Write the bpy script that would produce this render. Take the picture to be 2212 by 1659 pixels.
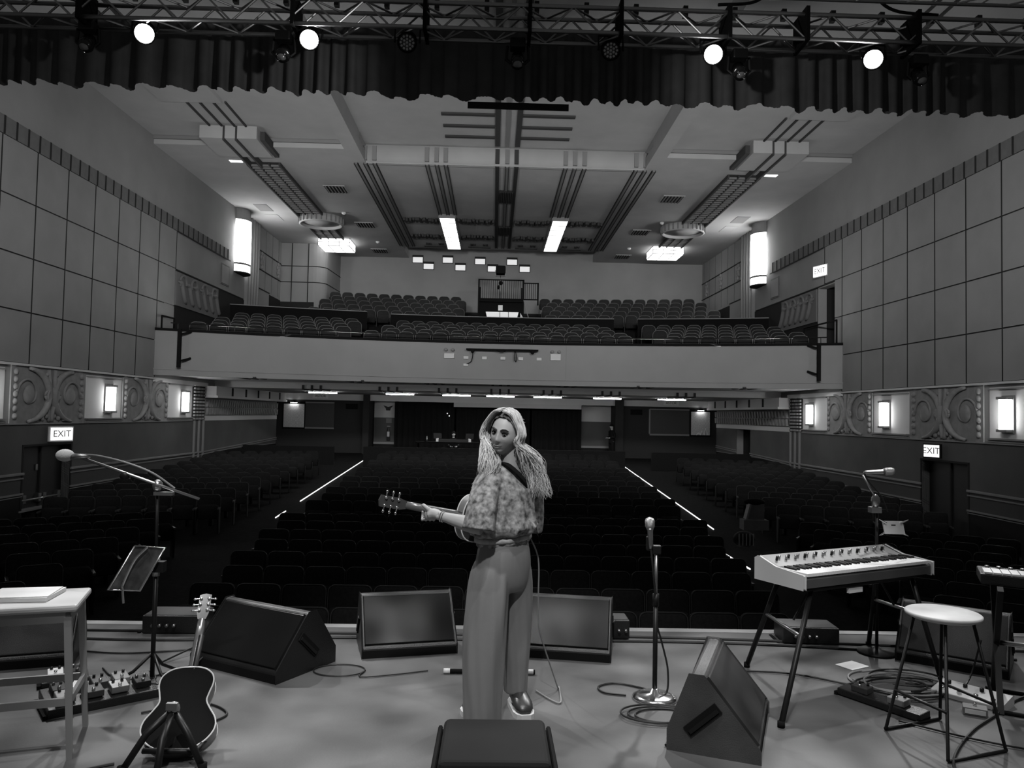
import bpy, math, random
import numpy as np
from mathutils import Vector, Matrix
random.seed(7)
PI = math.pi
scene = bpy.context.scene
for o in list(bpy.data.objects):
    bpy.data.objects.remove(o)
C = scene.collection

# ------------------------------------------------------------------ camera
F_PX = 1672.0
YAW, PITCH, ROLL = .0226, .0397, .0199
CAM = Vector((-.22, 0.0, 1.62))
cf = Vector((math.sin(YAW) * math.cos(PITCH), math.cos(YAW) * math.cos(PITCH), math.sin(PITCH)))
cr0 = Vector((math.cos(YAW), -math.sin(YAW), 0))
cu0 = cr0.cross(cf)
cr = math.cos(ROLL) * cr0 + math.sin(ROLL) * cu0
cu = math.cos(ROLL) * cu0 - math.sin(ROLL) * cr0
cam_data = bpy.data.cameras.new('camera')
cam_data.sensor_fit = 'HORIZONTAL'
cam_data.sensor_width = 36.0
cam_data.lens = F_PX * 36.0 / 2212.0
cam_data.clip_start = .05
cam_data.clip_end = 200
cam = bpy.data.objects.new('camera', cam_data)
C.objects.link(cam)
m = Matrix((cr, cu, -cf)).transposed().to_4x4()
m.translation = CAM
cam.matrix_world = m
scene.camera = cam

# ------------------------------------------------------------------ world, exposure, stage lamps
scene.view_settings.view_transform = 'Standard'
scene.view_settings.look = 'None'
scene.view_settings.gamma = 1.0
scene.view_settings.use_curve_mapping = False
scene.view_settings.exposure = 0.0
world = bpy.data.worlds.new('world')
scene.world = world
world.use_nodes = True
bg = world.node_tree.nodes['Background']
bg.inputs[0].default_value = (1, 1, 1, 1)
bg.inputs[1].default_value = .06


def spot(name, loc, target, power, size_deg, blend=.4, radius=.08, gobo=None):
    d = bpy.data.lights.new(name, 'SPOT')
    d.energy = power
    d.spot_size = math.radians(size_deg)
    d.spot_blend = blend
    d.shadow_soft_size = radius
    if gobo:
        d.use_nodes = True
        nt = d.node_tree
        em = nt.nodes['Emission']
        tc = nt.nodes.new('ShaderNodeTexCoord')
        mp = nt.nodes.new('ShaderNodeMapping')
        mp.inputs['Scale'].default_value = gobo
        nz = nt.nodes.new('ShaderNodeTexNoise')
        nz.inputs['Scale'].default_value = 1.0
        nz.inputs['Detail'].default_value = 2.0
        rp = nt.nodes.new('ShaderNodeMapRange')
        rp.inputs['From Min'].default_value = .38
        rp.inputs['From Max'].default_value = .62
        rp.inputs['To Min'].default_value = .2
        rp.inputs['To Max'].default_value = 1.6
        nt.links.new(tc.outputs['Normal'], mp.inputs['Vector'])
        nt.links.new(mp.outputs['Vector'], nz.inputs['Vector'])
        nt.links.new(nz.outputs[0], rp.inputs['Value'])
        nt.links.new(rp.outputs[0], em.inputs['Strength'])
    o = bpy.data.objects.new(name, d)
    o.location = loc
    o.rotation_euler = (Vector(target) - Vector(loc)).to_track_quat('-Z', 'Y').to_euler()
    C.objects.link(o)
    return o


# stage wash hung above the players and the photographer
spot('stage_wash_lamp', (-.5, -.2, 6.2), (-.2, 4.7, .5), 1050, 40, .6, .10)
for x_, p_ in ((-2.9, 430), (-.95, 300), (.55, 300), (2.6, 430)):
    spot('stage_top_lamp', (x_, 2.55, 6.3), (x_ * .95, 4.75, 0), p_, 46, .7, .07, (26, 26, 9))
# beams of the four lit truss lamps, falling on the stage
spot('truss_beam_lamp', (-4.38, 8.72, 5.86), (-2.2, 3.6, 0), 800, 42, .5, .09, (30, 30, 9))
spot('truss_beam_lamp', (-2.43, 8.72, 5.84), (-.6, 3.6, .4), 800, 40, .5, .09, (30, 30, 9))
spot('truss_beam_lamp', (2.24, 8.72, 5.82), (.7, 3.6, .4), 800, 40, .5, .09, (30, 30, 9))
spot('truss_beam_lamp', (4.18, 8.72, 5.82), (2.2, 3.6, 0), 800, 42, .5, .09, (30, 30, 9))


def flood(name, loc, target, power, sx, sy, spread):
    d = bpy.data.lights.new(name, 'AREA')
    d.shape = 'RECTANGLE'
    d.size, d.size_y = sx, sy
    d.energy = power
    d.spread = math.radians(spread)
    o = bpy.data.objects.new(name, d)
    o.location = loc
    o.rotation_euler = (Vector(target) - Vector(loc)).to_track_quat('-Z', 'Y').to_euler()
    C.objects.link(o)


# added fill for the auditorium, unseen behind the border curtain
for sx_ in (-1, 1):
    flood('hall_fill_light', (sx_ * 3.6, 9.75, 5.85), (sx_ * 4.5, 32, 7.0), 185, 1.6, .6, 72)
    flood('hall_fill_light', (sx_ * 5.2, 9.75, 5.85), (sx_ * 11, 23, 6.0), 110, 1.6, .6, 84)

# added ceiling fill, out of sight behind the balcony parapet
for x_ in (-8.4, -4.2, 0, 4.2, 8.4):
    y_ = -.5 + math.sqrt(27.72 ** 2 - x_ * x_)
    flood('ceiling_fill_light', (x_, y_, 4.11), (x_, y_ - 9.0, 9.8), 86, 3.6, .12, 170)
# unseen spots added to bring out the border curtain's pleats
for sx_ in (-1, 1):
    spot('curtain_fill_spot', (sx_ * .5, 6.6, 5.35), (sx_ * 3.3, 9.3, 5.7), 95, 50, .9, .1)

# ------------------------------------------------------------------ materials
MATS = {}


def mat(name, v, rough=.6, metal=0.0, spec=.4, var=0.0, scale=6.0, bump=0.0, bscale=40.0, stretch=None, coat=0.0):
    if name in MATS:
        return MATS[name]
    mt = bpy.data.materials.new(name)
    mt.use_nodes = True
    nt = mt.node_tree
    b = nt.nodes['Principled BSDF']
    col = (v, v, v, 1) if not isinstance(v, tuple) else (*v, 1)
    b.inputs['Base Color'].default_value = col
    b.inputs['Roughness'].default_value = rough
    b.inputs['Metallic'].default_value = metal
    b.inputs['Specular IOR Level'].default_value = spec
    if coat:
        b.inputs['Coat Weight'].default_value = coat
        b.inputs['Coat Roughness'].default_value = .15
    if var or bump:
        tc = nt.nodes.new('ShaderNodeTexCoord')
        mp = nt.nodes.new('ShaderNodeMapping')
        if stretch:
            mp.inputs['Scale'].default_value = stretch
        nt.links.new(tc.outputs['Object'], mp.inputs['Vector'])
    if var:
        nz = nt.nodes.new('ShaderNodeTexNoise')
        nz.inputs['Scale'].default_value = scale
        nz.inputs['Detail'].default_value = 5.0
        nt.links.new(mp.outputs['Vector'], nz.inputs['Vector'])
        cr_ = nt.nodes.new('ShaderNodeValToRGB')
        lo = [max(0, x * (1 - var)) for x in col[:3]]
        hi = [min(1, x * (1 + var)) for x in col[:3]]
        cr_.color_ramp.elements[0].position = .3
        cr_.color_ramp.elements[0].color = (*lo, 1)
        cr_.color_ramp.elements[1].position = .7
        cr_.color_ramp.elements[1].color = (*hi, 1)
        nt.links.new(nz.outputs[0], cr_.inputs[0])
        nt.links.new(cr_.outputs[0], b.inputs['Base Color'])
    if bump:
        n2 = nt.nodes.new('ShaderNodeTexNoise')
        n2.inputs['Scale'].default_value = bscale
        n2.inputs['Detail'].default_value = 3.0
        nt.links.new(mp.outputs['Vector'], n2.inputs['Vector'])
        bp = nt.nodes.new('ShaderNodeBump')
        bp.inputs['Strength'].default_value = bump
        bp.inputs['Distance'].default_value = .01
        nt.links.new(n2.outputs[0], bp.inputs['Height'])
        nt.links.new(bp.outputs[0], b.inputs['Normal'])
    MATS[name] = mt
    return mt


def glow(name, strength, v=1.0):
    if name in MATS:
        return MATS[name]
    mt = bpy.data.materials.new(name)
    mt.use_nodes = True
    b = mt.node_tree.nodes['Principled BSDF']
    b.inputs['Base Color'].default_value = (v, v, v, 1)
    b.inputs['Emission Color'].default_value = (1, 1, 1, 1)
    b.inputs['Emission Strength'].default_value = strength
    MATS[name] = mt
    return mt


M_CEIL = mat('ceiling_plaster', .40, .9, var=.06, scale=1.2, spec=.1)
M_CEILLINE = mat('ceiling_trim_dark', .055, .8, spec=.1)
M_CEILBAND = mat('ceiling_trim_grey', .22, .8, spec=.1)
M_WALL = mat('wall_paint', .27, .9, var=.08, scale=.8, spec=.1)
M_PANEL = mat('acoustic_panel_fabric', .255, .95, var=.07, scale=1.0, bump=.15, bscale=120, spec=.1)
M_JOINT = mat('panel_joint', .03, .9, spec=.1)
M_BAND = mat('wall_band_paint', .15, .9, var=.08, spec=.1)
M_WALLLOW = mat('lower_wall_paint', .10, .8, var=.12, scale=1.0, spec=.15)
M_RAIL = mat('rail_paint', .22, .5, spec=.3)
M_DADO = mat('dado_dark_paint', .012, .7, spec=.15)
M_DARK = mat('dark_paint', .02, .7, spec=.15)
M_FRIEZE = mat('frieze_plaster', .24, .85, var=.12, scale=5, spec=.15)
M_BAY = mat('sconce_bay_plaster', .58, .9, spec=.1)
M_FASCIA = mat('balcony_plaster', .26, .9, var=.04, scale=1.0, spec=.1)
M_SOFFIT = mat('soffit_plaster', .52, .9, spec=.1)
M_BLACK = mat('black_metal', .012, .45, .3, .4)
M_MATTE = mat('matte_black', .008, .9, spec=.1)
M_CHROME = mat('chrome', .75, .18, 1.0)
M_STEEL = mat('brushed_steel', .45, .35, 1.0)
M_ALU = mat('truss_aluminium', .35, .4, .9)
M_SEAT = mat('seat_fabric', .016, .9, var=.2, scale=30, spec=.15)
M_SEATSIDE = mat('seat_side_panel', .012, .6, spec=.2)
M_SEATTRIM = mat('seat_edge_trim', .06, .5, spec=.3)
M_WHITE = mat('white_paint', .75, .6)
M_PAPER = mat('paper_white', .80, .9, var=.06, scale=8, spec=.1)
M_GLOW = glow('lamp_glass_bright', 18.0)
M_GLOWSOFT = glow('lamp_glass_soft', 3.0)
M_STAGE = mat('stage_floor_boards', .09, .5, var=.25, scale=2.2, bump=.05, bscale=60, spec=.3)
M_CARPET = mat('stalls_carpet', .012, .95, var=.3, scale=10, spec=.05)


# ------------------------------------------------------------------ mesh builder
class MB:
    def __init__(s):
        s.v, s.f, s.sm = [], [], []

    def add(s, vs, fs, smooth=False, M=None):
        n = len(s.v)
        for p in vs:
            p = Vector(p)
            s.v.append(M @ p if M is not None else p)
        for f in fs:
            s.f.append(tuple(i + n for i in f))
            s.sm.append(smooth)
        return s

    def box(s, c, d, rx=0, ry=0, rz=0):
        x, y, z = d[0] / 2, d[1] / 2, d[2] / 2
        vs = [(-x, -y, -z), (x, -y, -z), (x, y, -z), (-x, y, -z), (-x, -y, z), (x, -y, z), (x, y, z), (-x, y, z)]
        fs = [(3, 2, 1, 0), (4, 5, 6, 7), (0, 1, 5, 4), (1, 2, 6, 5), (2, 3, 7, 6), (3, 0, 4, 7)]
        M = Matrix.Translation(c) @ Matrix.Rotation(rz, 4, 'Z') @ Matrix.Rotation(ry, 4, 'Y') @ Matrix.Rotation(rx, 4, 'X')
        return s.add(vs, fs, False, M)

    def bb(s, x0, x1, y0, y1, z0, z1):
        return s.box(((x0 + x1) / 2, (y0 + y1) / 2, (z0 + z1) / 2), (abs(x1 - x0), abs(y1 - y0), abs(z1 - z0)))

    def tube(s, pts, r, n=8, cap=True, flat=1.0):
        pts = [Vector(p) for p in pts]
        k = len(pts)
        rs = r if isinstance(r, (list, tuple)) else [r] * k
        vs, fs = [], []
        up = None
        for i, p in enumerate(pts):
            t = (pts[min(i + 1, k - 1)] - pts[max(i - 1, 0)]).normalized()
            if up is None:
                up = Vector((0, 0, 1)) if abs(t.z) < .9 else Vector((1, 0, 0))
            a = t.cross(up)
            if a.length < 1e-5:
                a = t.orthogonal()
            a.normalize()
            up = a.cross(t).normalized()
            for j in range(n):
                g = 2 * PI * j / n
                vs.append(p + rs[i] * (math.cos(g) * a * flat + math.sin(g) * up))
        for i in range(k - 1):
            for j in range(n):
                fs.append((i * n + j, i * n + (j + 1) % n, (i + 1) * n + (j + 1) % n, (i + 1) * n + j))
        if cap:
            fs.append(tuple(reversed(range(n))))
            fs.append(tuple((k - 1) * n + j for j in range(n)))
        return s.add(vs, fs, n > 6)

    def cyl(s, a, b, r, n=12, r2=None):
        return s.tube([a, b], [r, r if r2 is None else r2], n)

    def lathe(s, prof, c=(0, 0, 0), n=24, M=None, smooth=True):
        vs, fs = [], []
        for (r, z) in prof:
            for j in range(n):
                g = 2 * PI * j / n
                vs.append((r * math.cos(g), r * math.sin(g), z))
        k = len(prof)
        for i in range(k - 1):
            for j in range(n):
                fs.append((i * n + j, i * n + (j + 1) % n, (i + 1) * n + (j + 1) % n, (i + 1) * n + j))
        fs.append(tuple(reversed(range(n))))
        fs.append(tuple((k - 1) * n + j for j in range(n)))
        T = Matrix.Translation(c)
        return s.add(vs, fs, smooth, T @ M if M is not None else T)

    def ell(s, c, r, n=16, m=10, M=None):
        vs, fs = [], []
        r = r if isinstance(r, (tuple, list)) else (r, r, r)
        for i in range(m + 1):
            ph = PI * i / m
            for j in range(n):
                g = 2 * PI * j / n
                vs.append((r[0] * math.sin(ph) * math.cos(g), r[1] * math.sin(ph) * math.sin(g), r[2] * math.cos(ph)))
        for i in range(m):
            for j in range(n):
                fs.append((i * n + j, (i + 1) * n + j, (i + 1) * n + (j + 1) % n, i * n + (j + 1) % n))
        T = Matrix.Translation(c)
        return s.add(vs, fs, True, T @ M if M is not None else T)

    def prism(s, poly, lo, hi, axis='y', smooth=False):
        # poly: list of 2D points in the plane normal to axis
        def P(a, b, t):
            return {'y': (a, t, b), 'x': (t, a, b), 'z': (a, b, t)}[axis]
        n = len(poly)
        vs = [P(a, b, lo) for a, b in poly] + [P(a, b, hi) for a, b in poly]
        fs = [tuple(range(n)), tuple(reversed(range(n, 2 * n)))]
        for i in range(n):
            j = (i + 1) % n
            fs.append((i, j, j + n, i + n))
        return s.add(vs, fs, smooth)

    def loft(s, rings, cap0=True, cap1=True, smooth=True, closed=True):
        n = len(rings[0])
        vs = [p for r in rings for p in r]
        fs = []
        for i in range(len(rings) - 1):
            for j in range(n if closed else n - 1):
                fs.append((i * n + j, i * n + (j + 1) % n, (i + 1) * n + (j + 1) % n, (i + 1) * n + j))
        if cap0:
            fs.append(tuple(reversed(range(n))))
        if cap1:
            fs.append(tuple((len(rings) - 1) * n + j for j in range(n)))
        return s.add(vs, fs, smooth)

    def mesh(s, name):
        me = bpy.data.meshes.new(name)
        me.from_pydata([tuple(p) for p in s.v], [], s.f)
        me.polygons.foreach_set('use_smooth', s.sm)
        me.update()
        return me

    def build(s, name, material=None, parent=None, loc=None, rz=0, bevel=0, seg=2, kind=None, label=None):
        me = s.mesh(name)
        if material:
            me.materials.append(material)
        return link(name, me, parent, loc, rz, bevel, seg, kind, label)


def link(name, me, parent=None, loc=None, rz=0, bevel=0, seg=2, kind=None, label=None):
    o = bpy.data.objects.new(name, me)
    C.objects.link(o)
    if loc is not None:
        o.location = loc
    if rz:
        o.rotation_euler = (0, 0, rz)
    if parent is not None:
        o.parent = parent
    if bevel:
        b = o.modifiers.new('bevel', 'BEVEL')
        b.width = bevel
        b.segments = seg
        b.limit_method = 'ANGLE'
        b.angle_limit = math.radians(40)
    if kind:
        o['kind'] = kind
    if label:
        o['label'] = label
    return o


def thing(name, label, cat, loc=(0, 0, 0), rz=0, group=None):
    o = bpy.data.objects.new(name, None)
    o.empty_display_size = .1
    C.objects.link(o)
    o.location = loc
    o.rotation_euler = (0, 0, rz)
    return tag(o, label, cat, group)


def tag(o, label, cat, group=None):
    o['label'] = label
    o['category'] = cat
    if group:
        o['group'] = group
    return o


def copy_tree(o, parent=None):
    c = o.copy()
    C.objects.link(c)
    c.parent = parent
    for ch in list(o.children):
        copy_tree(ch, c)
    return c


def bez(pts, n=12):
    """smooth curve through points (Catmull-Rom)"""
    P = [Vector(p) for p in pts]
    P = [2 * P[0] - P[1]] + P + [2 * P[-1] - P[-2]]
    out = []
    for i in range(1, len(P) - 2):
        for k in range(n):
            t = k / n
            a, b, c, d = P[i - 1], P[i], P[i + 1], P[i + 2]
            out.append(.5 * ((2 * b) + (c - a) * t + (2 * a - 5 * b + 4 * c - d) * t * t + (3 * b - a - 3 * c + d) * t ** 3))
    out.append(P[-2])
    return out


def ordinal(n):
    w = ['zeroth', 'first', 'second', 'third', 'fourth', 'fifth', 'sixth', 'seventh', 'eighth', 'ninth', 'tenth',
         'eleventh', 'twelfth', 'thirteenth', 'fourteenth', 'fifteenth', 'sixteenth', 'seventeenth', 'eighteenth',
         'nineteenth', 'twentieth', 'twenty-first', 'twenty-second', 'twenty-third', 'twenty-fourth']
    return w[n]


FONT = None


def text(name, body, size, material, parent, loc, rot, depth=.004, mirror=False):
    cu_ = bpy.data.curves.new(name, 'FONT')
    cu_.body = body
    cu_.size = size
    cu_.extrude = depth
    cu_.align_x = 'CENTER'
    cu_.align_y = 'CENTER'
    ob = bpy.data.objects.new(name, cu_)
    C.objects.link(ob)
    bpy.context.view_layer.update()
    dg = bpy.context.evaluated_depsgraph_get()
    me = bpy.data.meshes.new_from_object(ob.evaluated_get(dg))
    bpy.data.objects.remove(ob)
    me.materials.clear()
    me.materials.append(material)
    o = bpy.data.objects.new(name, me)
    C.objects.link(o)
    o.location = loc
    o.rotation_euler = rot
    o.parent = parent
    return o


# ================================================================== STRUCTURE
# ---- stage floor and stalls floor
mb = MB()
mb.bb(-9, 9, -4, 5.97, -.12, 0)
stage = mb.build('floor_stage', M_STAGE, kind='structure')
mb = MB()
mb.bb(-9, 9, 5.90, 5.985, -1.45, -.12)
mb.build('wall_stage_front', M_DARK, kind='structure')
mb = MB()
mb.bb(-9, 9, 5.9, 5.99, -.13, .004)
mb.build('trim_1', mat('stage_nosing', .30, .5), kind='structure')


def floor_z(y):
    return -1.42 if y < 18 else -1.42 + .05 * (y - 18)


mb = MB()
ys = [5.98, 18, 38.4, 41]
prof = [(y, floor_z(y)) for y in ys]
vs, fs = [], []
for y, z in prof:
    vs += [(-11.4, y, z), (11.4, y, z)]
for i in range(len(prof) - 1):
    fs.append((2 * i, 2 * i + 1, 2 * i + 3, 2 * i + 2))
mb.add(vs, fs)
mb.build('floor_stalls', M_CARPET, kind='structure')

# ---- ceiling
mb = MB()
T = .35
ZC = 9.85
mb.bb(-11.4, 11.4, 25.4, 37.95, ZC, ZC + T)
for s in (-1, 1):
    mb.bb(s * 4.63, s * 11.4, 24.1, 25.4, ZC, ZC + T)
    mb.bb(s * 4.9, s * 11.4, 37.95, 41.3, ZC, ZC + T)
    mb.bb(s * 4.63, s * 5.1, 12, 24.1, ZC, ZC + .75)
    mb.bb(s * 5.1, s * 11.6, 12, 24.1, 10.1, 10.4)
mb.bb(-4.63, 4.63, 12, 25.42, 10.43, 10.8)
cove = [(25.30, 10.6), (25.30, ZC + .22)] + [(25.52 - .22 * math.cos(q), ZC + .21 - .215 * math.sin(q)) for q in np.linspace(.15, PI / 2, 7)] + [(25.6, ZC - .006), (25.6, 10.6)]
mb.prism(cove, -4.63, 4.63, 'x', True)
mb.bb(-4.9, 4.9, 37.9, 41.3, 10.38, 10.7)
ceil = mb.build('ceiling', M_CEIL, kind='structure')
# fillet under the centre riser (coved)
for s in (-1, 1):
    mb = MB()
    # frame moulding round each side coffer
    mb.bb(s * 5.1, s * 5.16, 12, 24.1, 10.0, 10.1)
    mb.bb(s * 5.1, s * 11.0, 24.02, 24.1, 10.0, 10.1)
    mb.build('coffer_moulding', M_CEILBAND, ceil)


def strip(name, x0, x1, y0, y1, z, h, m_):
    b = MB()
    b.bb(x0, x1, y0, y1, z - h, z)
    return b.build(name, m_, ceil)


# fluted bands running down the rear ceiling and up the riser
BANDS = [-5.02, -4.71, -4.40, -2.67, -2.35, -2.05, -.345, -.015, .29, 1.92, 2.23, 2.55, 4.27, 4.58, 4.88]
for x in BANDS:
    w = .135
    mid = abs(x) > 1.5 and abs(x) < 3
    cen = abs(x) < 1
    y1 = 31.7 if mid else 37.95
    x2 = x + w
    strip('ceiling_band', x, x2, 25.4, y1, ZC, .035, M_CEILLINE if cen and x != -.015 else M_CEILBAND)
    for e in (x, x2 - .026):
        strip('ceiling_groove', e, e + .026, 25.4, y1, ZC, .06, M_CEILLINE)  # raised dark edges, painting the shade of a recessed channel
    b = MB()
    b.bb(x, x2, 25.25, 25.34, ZC + .06, 10.38)
    b.build('riser_band', M_CEILLINE if cen and x != -.015 else M_CEILBAND, ceil)
# front centre coffer: three stripes down the middle, three bars each side
for x, w, m_ in ((-.36, .16, M_CEILLINE), (-.02, .11, M_CEILBAND), (.29, .16, M_CEILLINE)):
    strip('ceiling_band', x, x + w, 12, 25.05, 10.43, .04, m_)
for y in (22.35, 23.28, 24.2, 20.6, 19.7, 18.8):
    strip('ceiling_bar', -1.95, -.37, y, y + .15, 10.43, .05, M_CEILLINE)
    strip('ceiling_bar', .45, 2.0, y, y + .15, 10.43, .05, M_CEILLINE)
# four dark lines in each side coffer, crossed by a raised box
for s in (-1, 1):
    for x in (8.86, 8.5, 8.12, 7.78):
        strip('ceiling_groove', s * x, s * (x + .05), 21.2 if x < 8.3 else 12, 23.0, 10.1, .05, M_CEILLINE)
    b = MB()
    b.bb(s * 7.85, s * 9.5, 19.6, 21.05, 9.98, 10.1)
    b.build('ceiling_box', M_CEIL, ceil)
    b = MB()
    b.bb(s * 7.5, s * 9.2, 23.05, 24.75, 9.72, 10.12)
    cb = b.build('ceiling_box', M_CEIL, ceil)
    b = MB()
    b.bb(s * 7.3, s * 7.44, 23.2, 24.8, 9.74, 10.0)
    b.build('box_slot', M_CEILLINE, cb)
    for x in (8.45, 8.08):
        b = MB()
        b.bb(s * x, s * (x + .06), 23.04, 25.6, 9.66, 10.1)
        b.build('box_fin', M_CEILLINE, cb)
# leafy mouldings across the rear centre ceiling: rows of small blocks
for y in (32.65, 35.6):
    for (xa, xb) in ((-4.2, -2.75), (-1.9, -.4), (.5, 1.95), (2.8, 4.2)):
        b = MB()
        n = int((xb - xa) / .12)
        for i in range(n):
            x = xa + (i + .5) * (xb - xa) / n
            b.box((x, y + random.uniform(-.1, .1), ZC - .06), (.09, .42, .14), rz=random.uniform(-.3, .3))
        o = b.build('leaf_moulding', M_CEILLINE, ceil, kind='stuff')
for x in (-3.25, -1.1, 1.2, 3.35):
    strip('ceiling_slot', x - .55, x + .55, 37.78, 37.96, ZC, .05, M_CEILLINE)
    for dx in (-.3, .3):
        for k in range(4):
            strip('ceiling_tick', x + dx - .12 + k * .07, x + dx - .09 + k * .07, 37.2, 37.6, ZC, .03, M_CEILLINE)

# ---- side walls
M_WAVE = mat('wave_relief_plaster', .17, .9, spec=.1)
Y0 = 24.65


def side_wall(s, nm):
    """s=+1 left wall (room on +x), s=-1 right wall"""
    hinge = (-11.0 * s, Y0, 0)
    rot = -.0122 * s
    YE = 38.1 if s > 0 else 41.0

    def B(mbx, d0, d1, y0, y1, z0, z1):
        return mbx.bb(s * d0, s * d1, y0 - Y0, y1 - Y0, z0, z1)

    w = MB()
    D = -.3
    B(w, D, 0, 9, 18.2, -1.6, .65)
    B(w, D, 0, 9, 26.5, .65, 6.2) if s > 0 else B(w, D, 0, 9, 25.22, .65, 6.24)
    if s > 0:
        B(w, D, 0, 26.5, YE, -1.6, 6.24)
        B(w, D, 0, 20.15, 26.5, -1.6, .65)
    else:
        B(w, D, 0, 20.15, 33.3, -1.6, .65)
        B(w, D, 0, 26.54, YE, 1.25, 6.24)
        B(w, D, 0, 25.22, 33.3, .65, 4.0)
        B(w, D, 0, 35.1, YE, -1.6, 1.25)
        B(w, D, 0, 25.22, 26.54, 4.0, 4.1)
        B(w, D, 0, 26.5, 33.3, .6, 1.3)
    B(w, D, 0, 9, YE, 6.2, 10.3)
    W = w.build('wall_left' if s > 0 else 'wall_right', M_WALL, loc=hinge, rz=rot, kind='structure')

    def part(name, m_, d0, d1, y0, y1, z0, z1, parent=None, bevel=0):
        b = MB()
        B(b, d0, d1, y0, y1, z0, z1)
        return b.build(name, m_, parent or W, bevel=bevel)

    # joint backing + acoustic panels
    part('panel_backing', M_JOINT, 0, .012, 15.6, 24.66, 2.57, 7.55)
    part('panel_backing', M_JOINT, 0, .012, 24.64, 25.22, 4.1, 7.55)
    zs = [2.57, 3.76, 5.02, 6.28, 7.55]
    cache = {}
    for i in range(-1, 8):
        ya, yb = Y0 - 1.29 * (i + 1), Y0 - 1.29 * i
        for j in range(4):
            z0, z1 = zs[j], zs[j + 1]
            yb2 = yb
            if i == -1:
                if j < 1:
                    continue
                z0 = max(z0, 4.15)
                yb2 = yb if (s > 0 or j == 3) else 25.2
                if j == 3:
                    yb2 = 25.94
            b = MB()
            B(b, .008, .040, ya + .018, yb2 - .018, z0 + .016, z1 - .016)
            b.build('wall_panel', M_PANEL, W)
        part('joint_bead', M_JOINT, .0, .046, yb - .019, yb + .019, zs[0] if i >= 0 else 6.28, zs[-1])
    # band with ticks
    part('frieze_band', M_BAND, 0, .05, 12, 30.75, 7.55, 7.95)
    y = 15.2
    while y < 30.7:
        part('band_tick', M_JOINT, .05, .065, y, y + .05, 7.55, 7.95)
        y += .43
    part('band_line', M_JOINT, .05, .06, 26, 31.0, 7.52, 7.56)
    # lower wall
    part('lower_wall_face', M_WALLLOW, 0, .01, 9, 18.2, .03, 1.2)
    part('lower_wall_face', M_WALLLOW, 0, .01, 18.2, 20.15, .66, 1.2)
    part('lower_wall_face', M_WALLLOW, 0, .01, 20.15, 33.3 if s < 0 else YE, .03, 1.2)
    if s < 0:
        part('lower_wall_face', M_WALLLOW, 0, .01, 35.1, YE, .03, 1.2)
    for ya, yb in ((9, 18.2), (20.15, 28.86)):
        part('dado_band', mat('dado_band_paint', .05, .7), 0, .012, ya, yb, -.43, .03)
        part('dado_face', M_DADO, 0, .012, ya, yb, -1.6, -.43)
        part('dado_rail', M_RAIL, 0, .06, ya, yb, .0, .06, bevel=.01)
        part('dado_rail', M_RAIL, 0, .04, ya, yb, -.09, -.06)
        part('dado_rail', M_RAIL, 0, .05, ya, yb, -.45, -.41)
        part('dado_rail', M_RAIL, 0, .03, ya, yb, -.50, -.48)
    for ya, yb in (((28.86, 33.3), (35.1, YE)) if s < 0 else ((28.86, YE),)):
        for dz in (0, -.08):
            b = MB()
            B(b, 0, .05, ya, yb, -.02, .02)
            for v in b.v:
                v.z += dz + .03 + .028 * (v.y + Y0 - 28.86)
            b.build('dado_rail', M_RAIL, W)
        part('dado_face', M_DADO, 0, .014, ya, yb, -1.6, .0)
    # pilaster strips
    for yy in (27.95, 28.37, 28.79):
        part('pilaster_strip', M_RAIL, 0, .07, yy, yy + .07, -.43, 1.2)
    for yy in (27.85, 28.12, 28.40, 28.68):
        b = MB()
        for k in range(11):
            B(b, 0, .09, yy, yy + .15, 1.22 + k * .12, 1.29 + k * .12)
        b.build('pilaster_blocks', M_RAIL, W, kind='stuff')
    part('pilaster_shaft', M_JOINT, 0, .03, 27.8, 28.9, 1.2, 2.5)
    # cornice above the frieze and ledges below the sconce bays
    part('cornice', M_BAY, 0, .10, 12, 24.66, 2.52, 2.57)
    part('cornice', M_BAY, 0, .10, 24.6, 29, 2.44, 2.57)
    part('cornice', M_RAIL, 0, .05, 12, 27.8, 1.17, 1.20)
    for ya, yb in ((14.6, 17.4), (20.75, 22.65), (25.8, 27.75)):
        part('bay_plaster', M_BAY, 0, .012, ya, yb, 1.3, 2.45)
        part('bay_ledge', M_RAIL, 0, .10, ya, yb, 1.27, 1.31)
        part('bay_ledge', M_RAIL, 0, .06, ya, yb, 1.21, 1.24)
        part('bay_head', M_RAIL, 0, .06, ya, yb, 2.40, 2.43)
    # carved relief panels
    for yc in (19.1, 24.22):
        hw = 1.5
        back = part('relief_panel', M_FRIEZE, 0, .03, yc - hw, yc + hw, 1.2, 2.52)
        zc = 1.86

        def rp(u, v, d=.06):
            return (s * d, yc + u - Y0, zc + v)
        for e in (-1, 1):
            b = MB()
            # great C-scroll from the centre top, out and back
            pts = [rp(e * (.18 + .55 * math.sin(a) if a < PI / 2 else .73 + .35 * (a - PI / 2)), -.56 * math.cos(a * .9)) for a in np.linspace(.1, PI * .95, 14)]
            arc = [rp(e * (.95 + .85 * math.cos(a)), .62 * math.sin(a), .07) for a in np.linspace(PI * .52, PI * 1.48, 18)]
            b.tube(arc, [.04 + .05 * math.sin(PI * i / 17) for i in range(18)], 8)
            o = b.build('scroll_arm', M_FRIEZE, back)
            b = MB()
            sp = [rp(e * (.86 + (.47 - .035 * k) * math.cos(k * .55)), (.47 - .035 * k) * .95 * math.sin(k * .55), .05) for k in range(13)]
            b.tube(bez(sp, 3), .032, 7)
            b.build('scroll_spiral', M_FRIEZE, back)
            b = MB()
            b.ell(rp(e * .86, 0, .05), (.05, .22, .22), 12, 8)
            b.build('scroll_boss', M_FRIEZE, back)
            b = MB()
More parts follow.
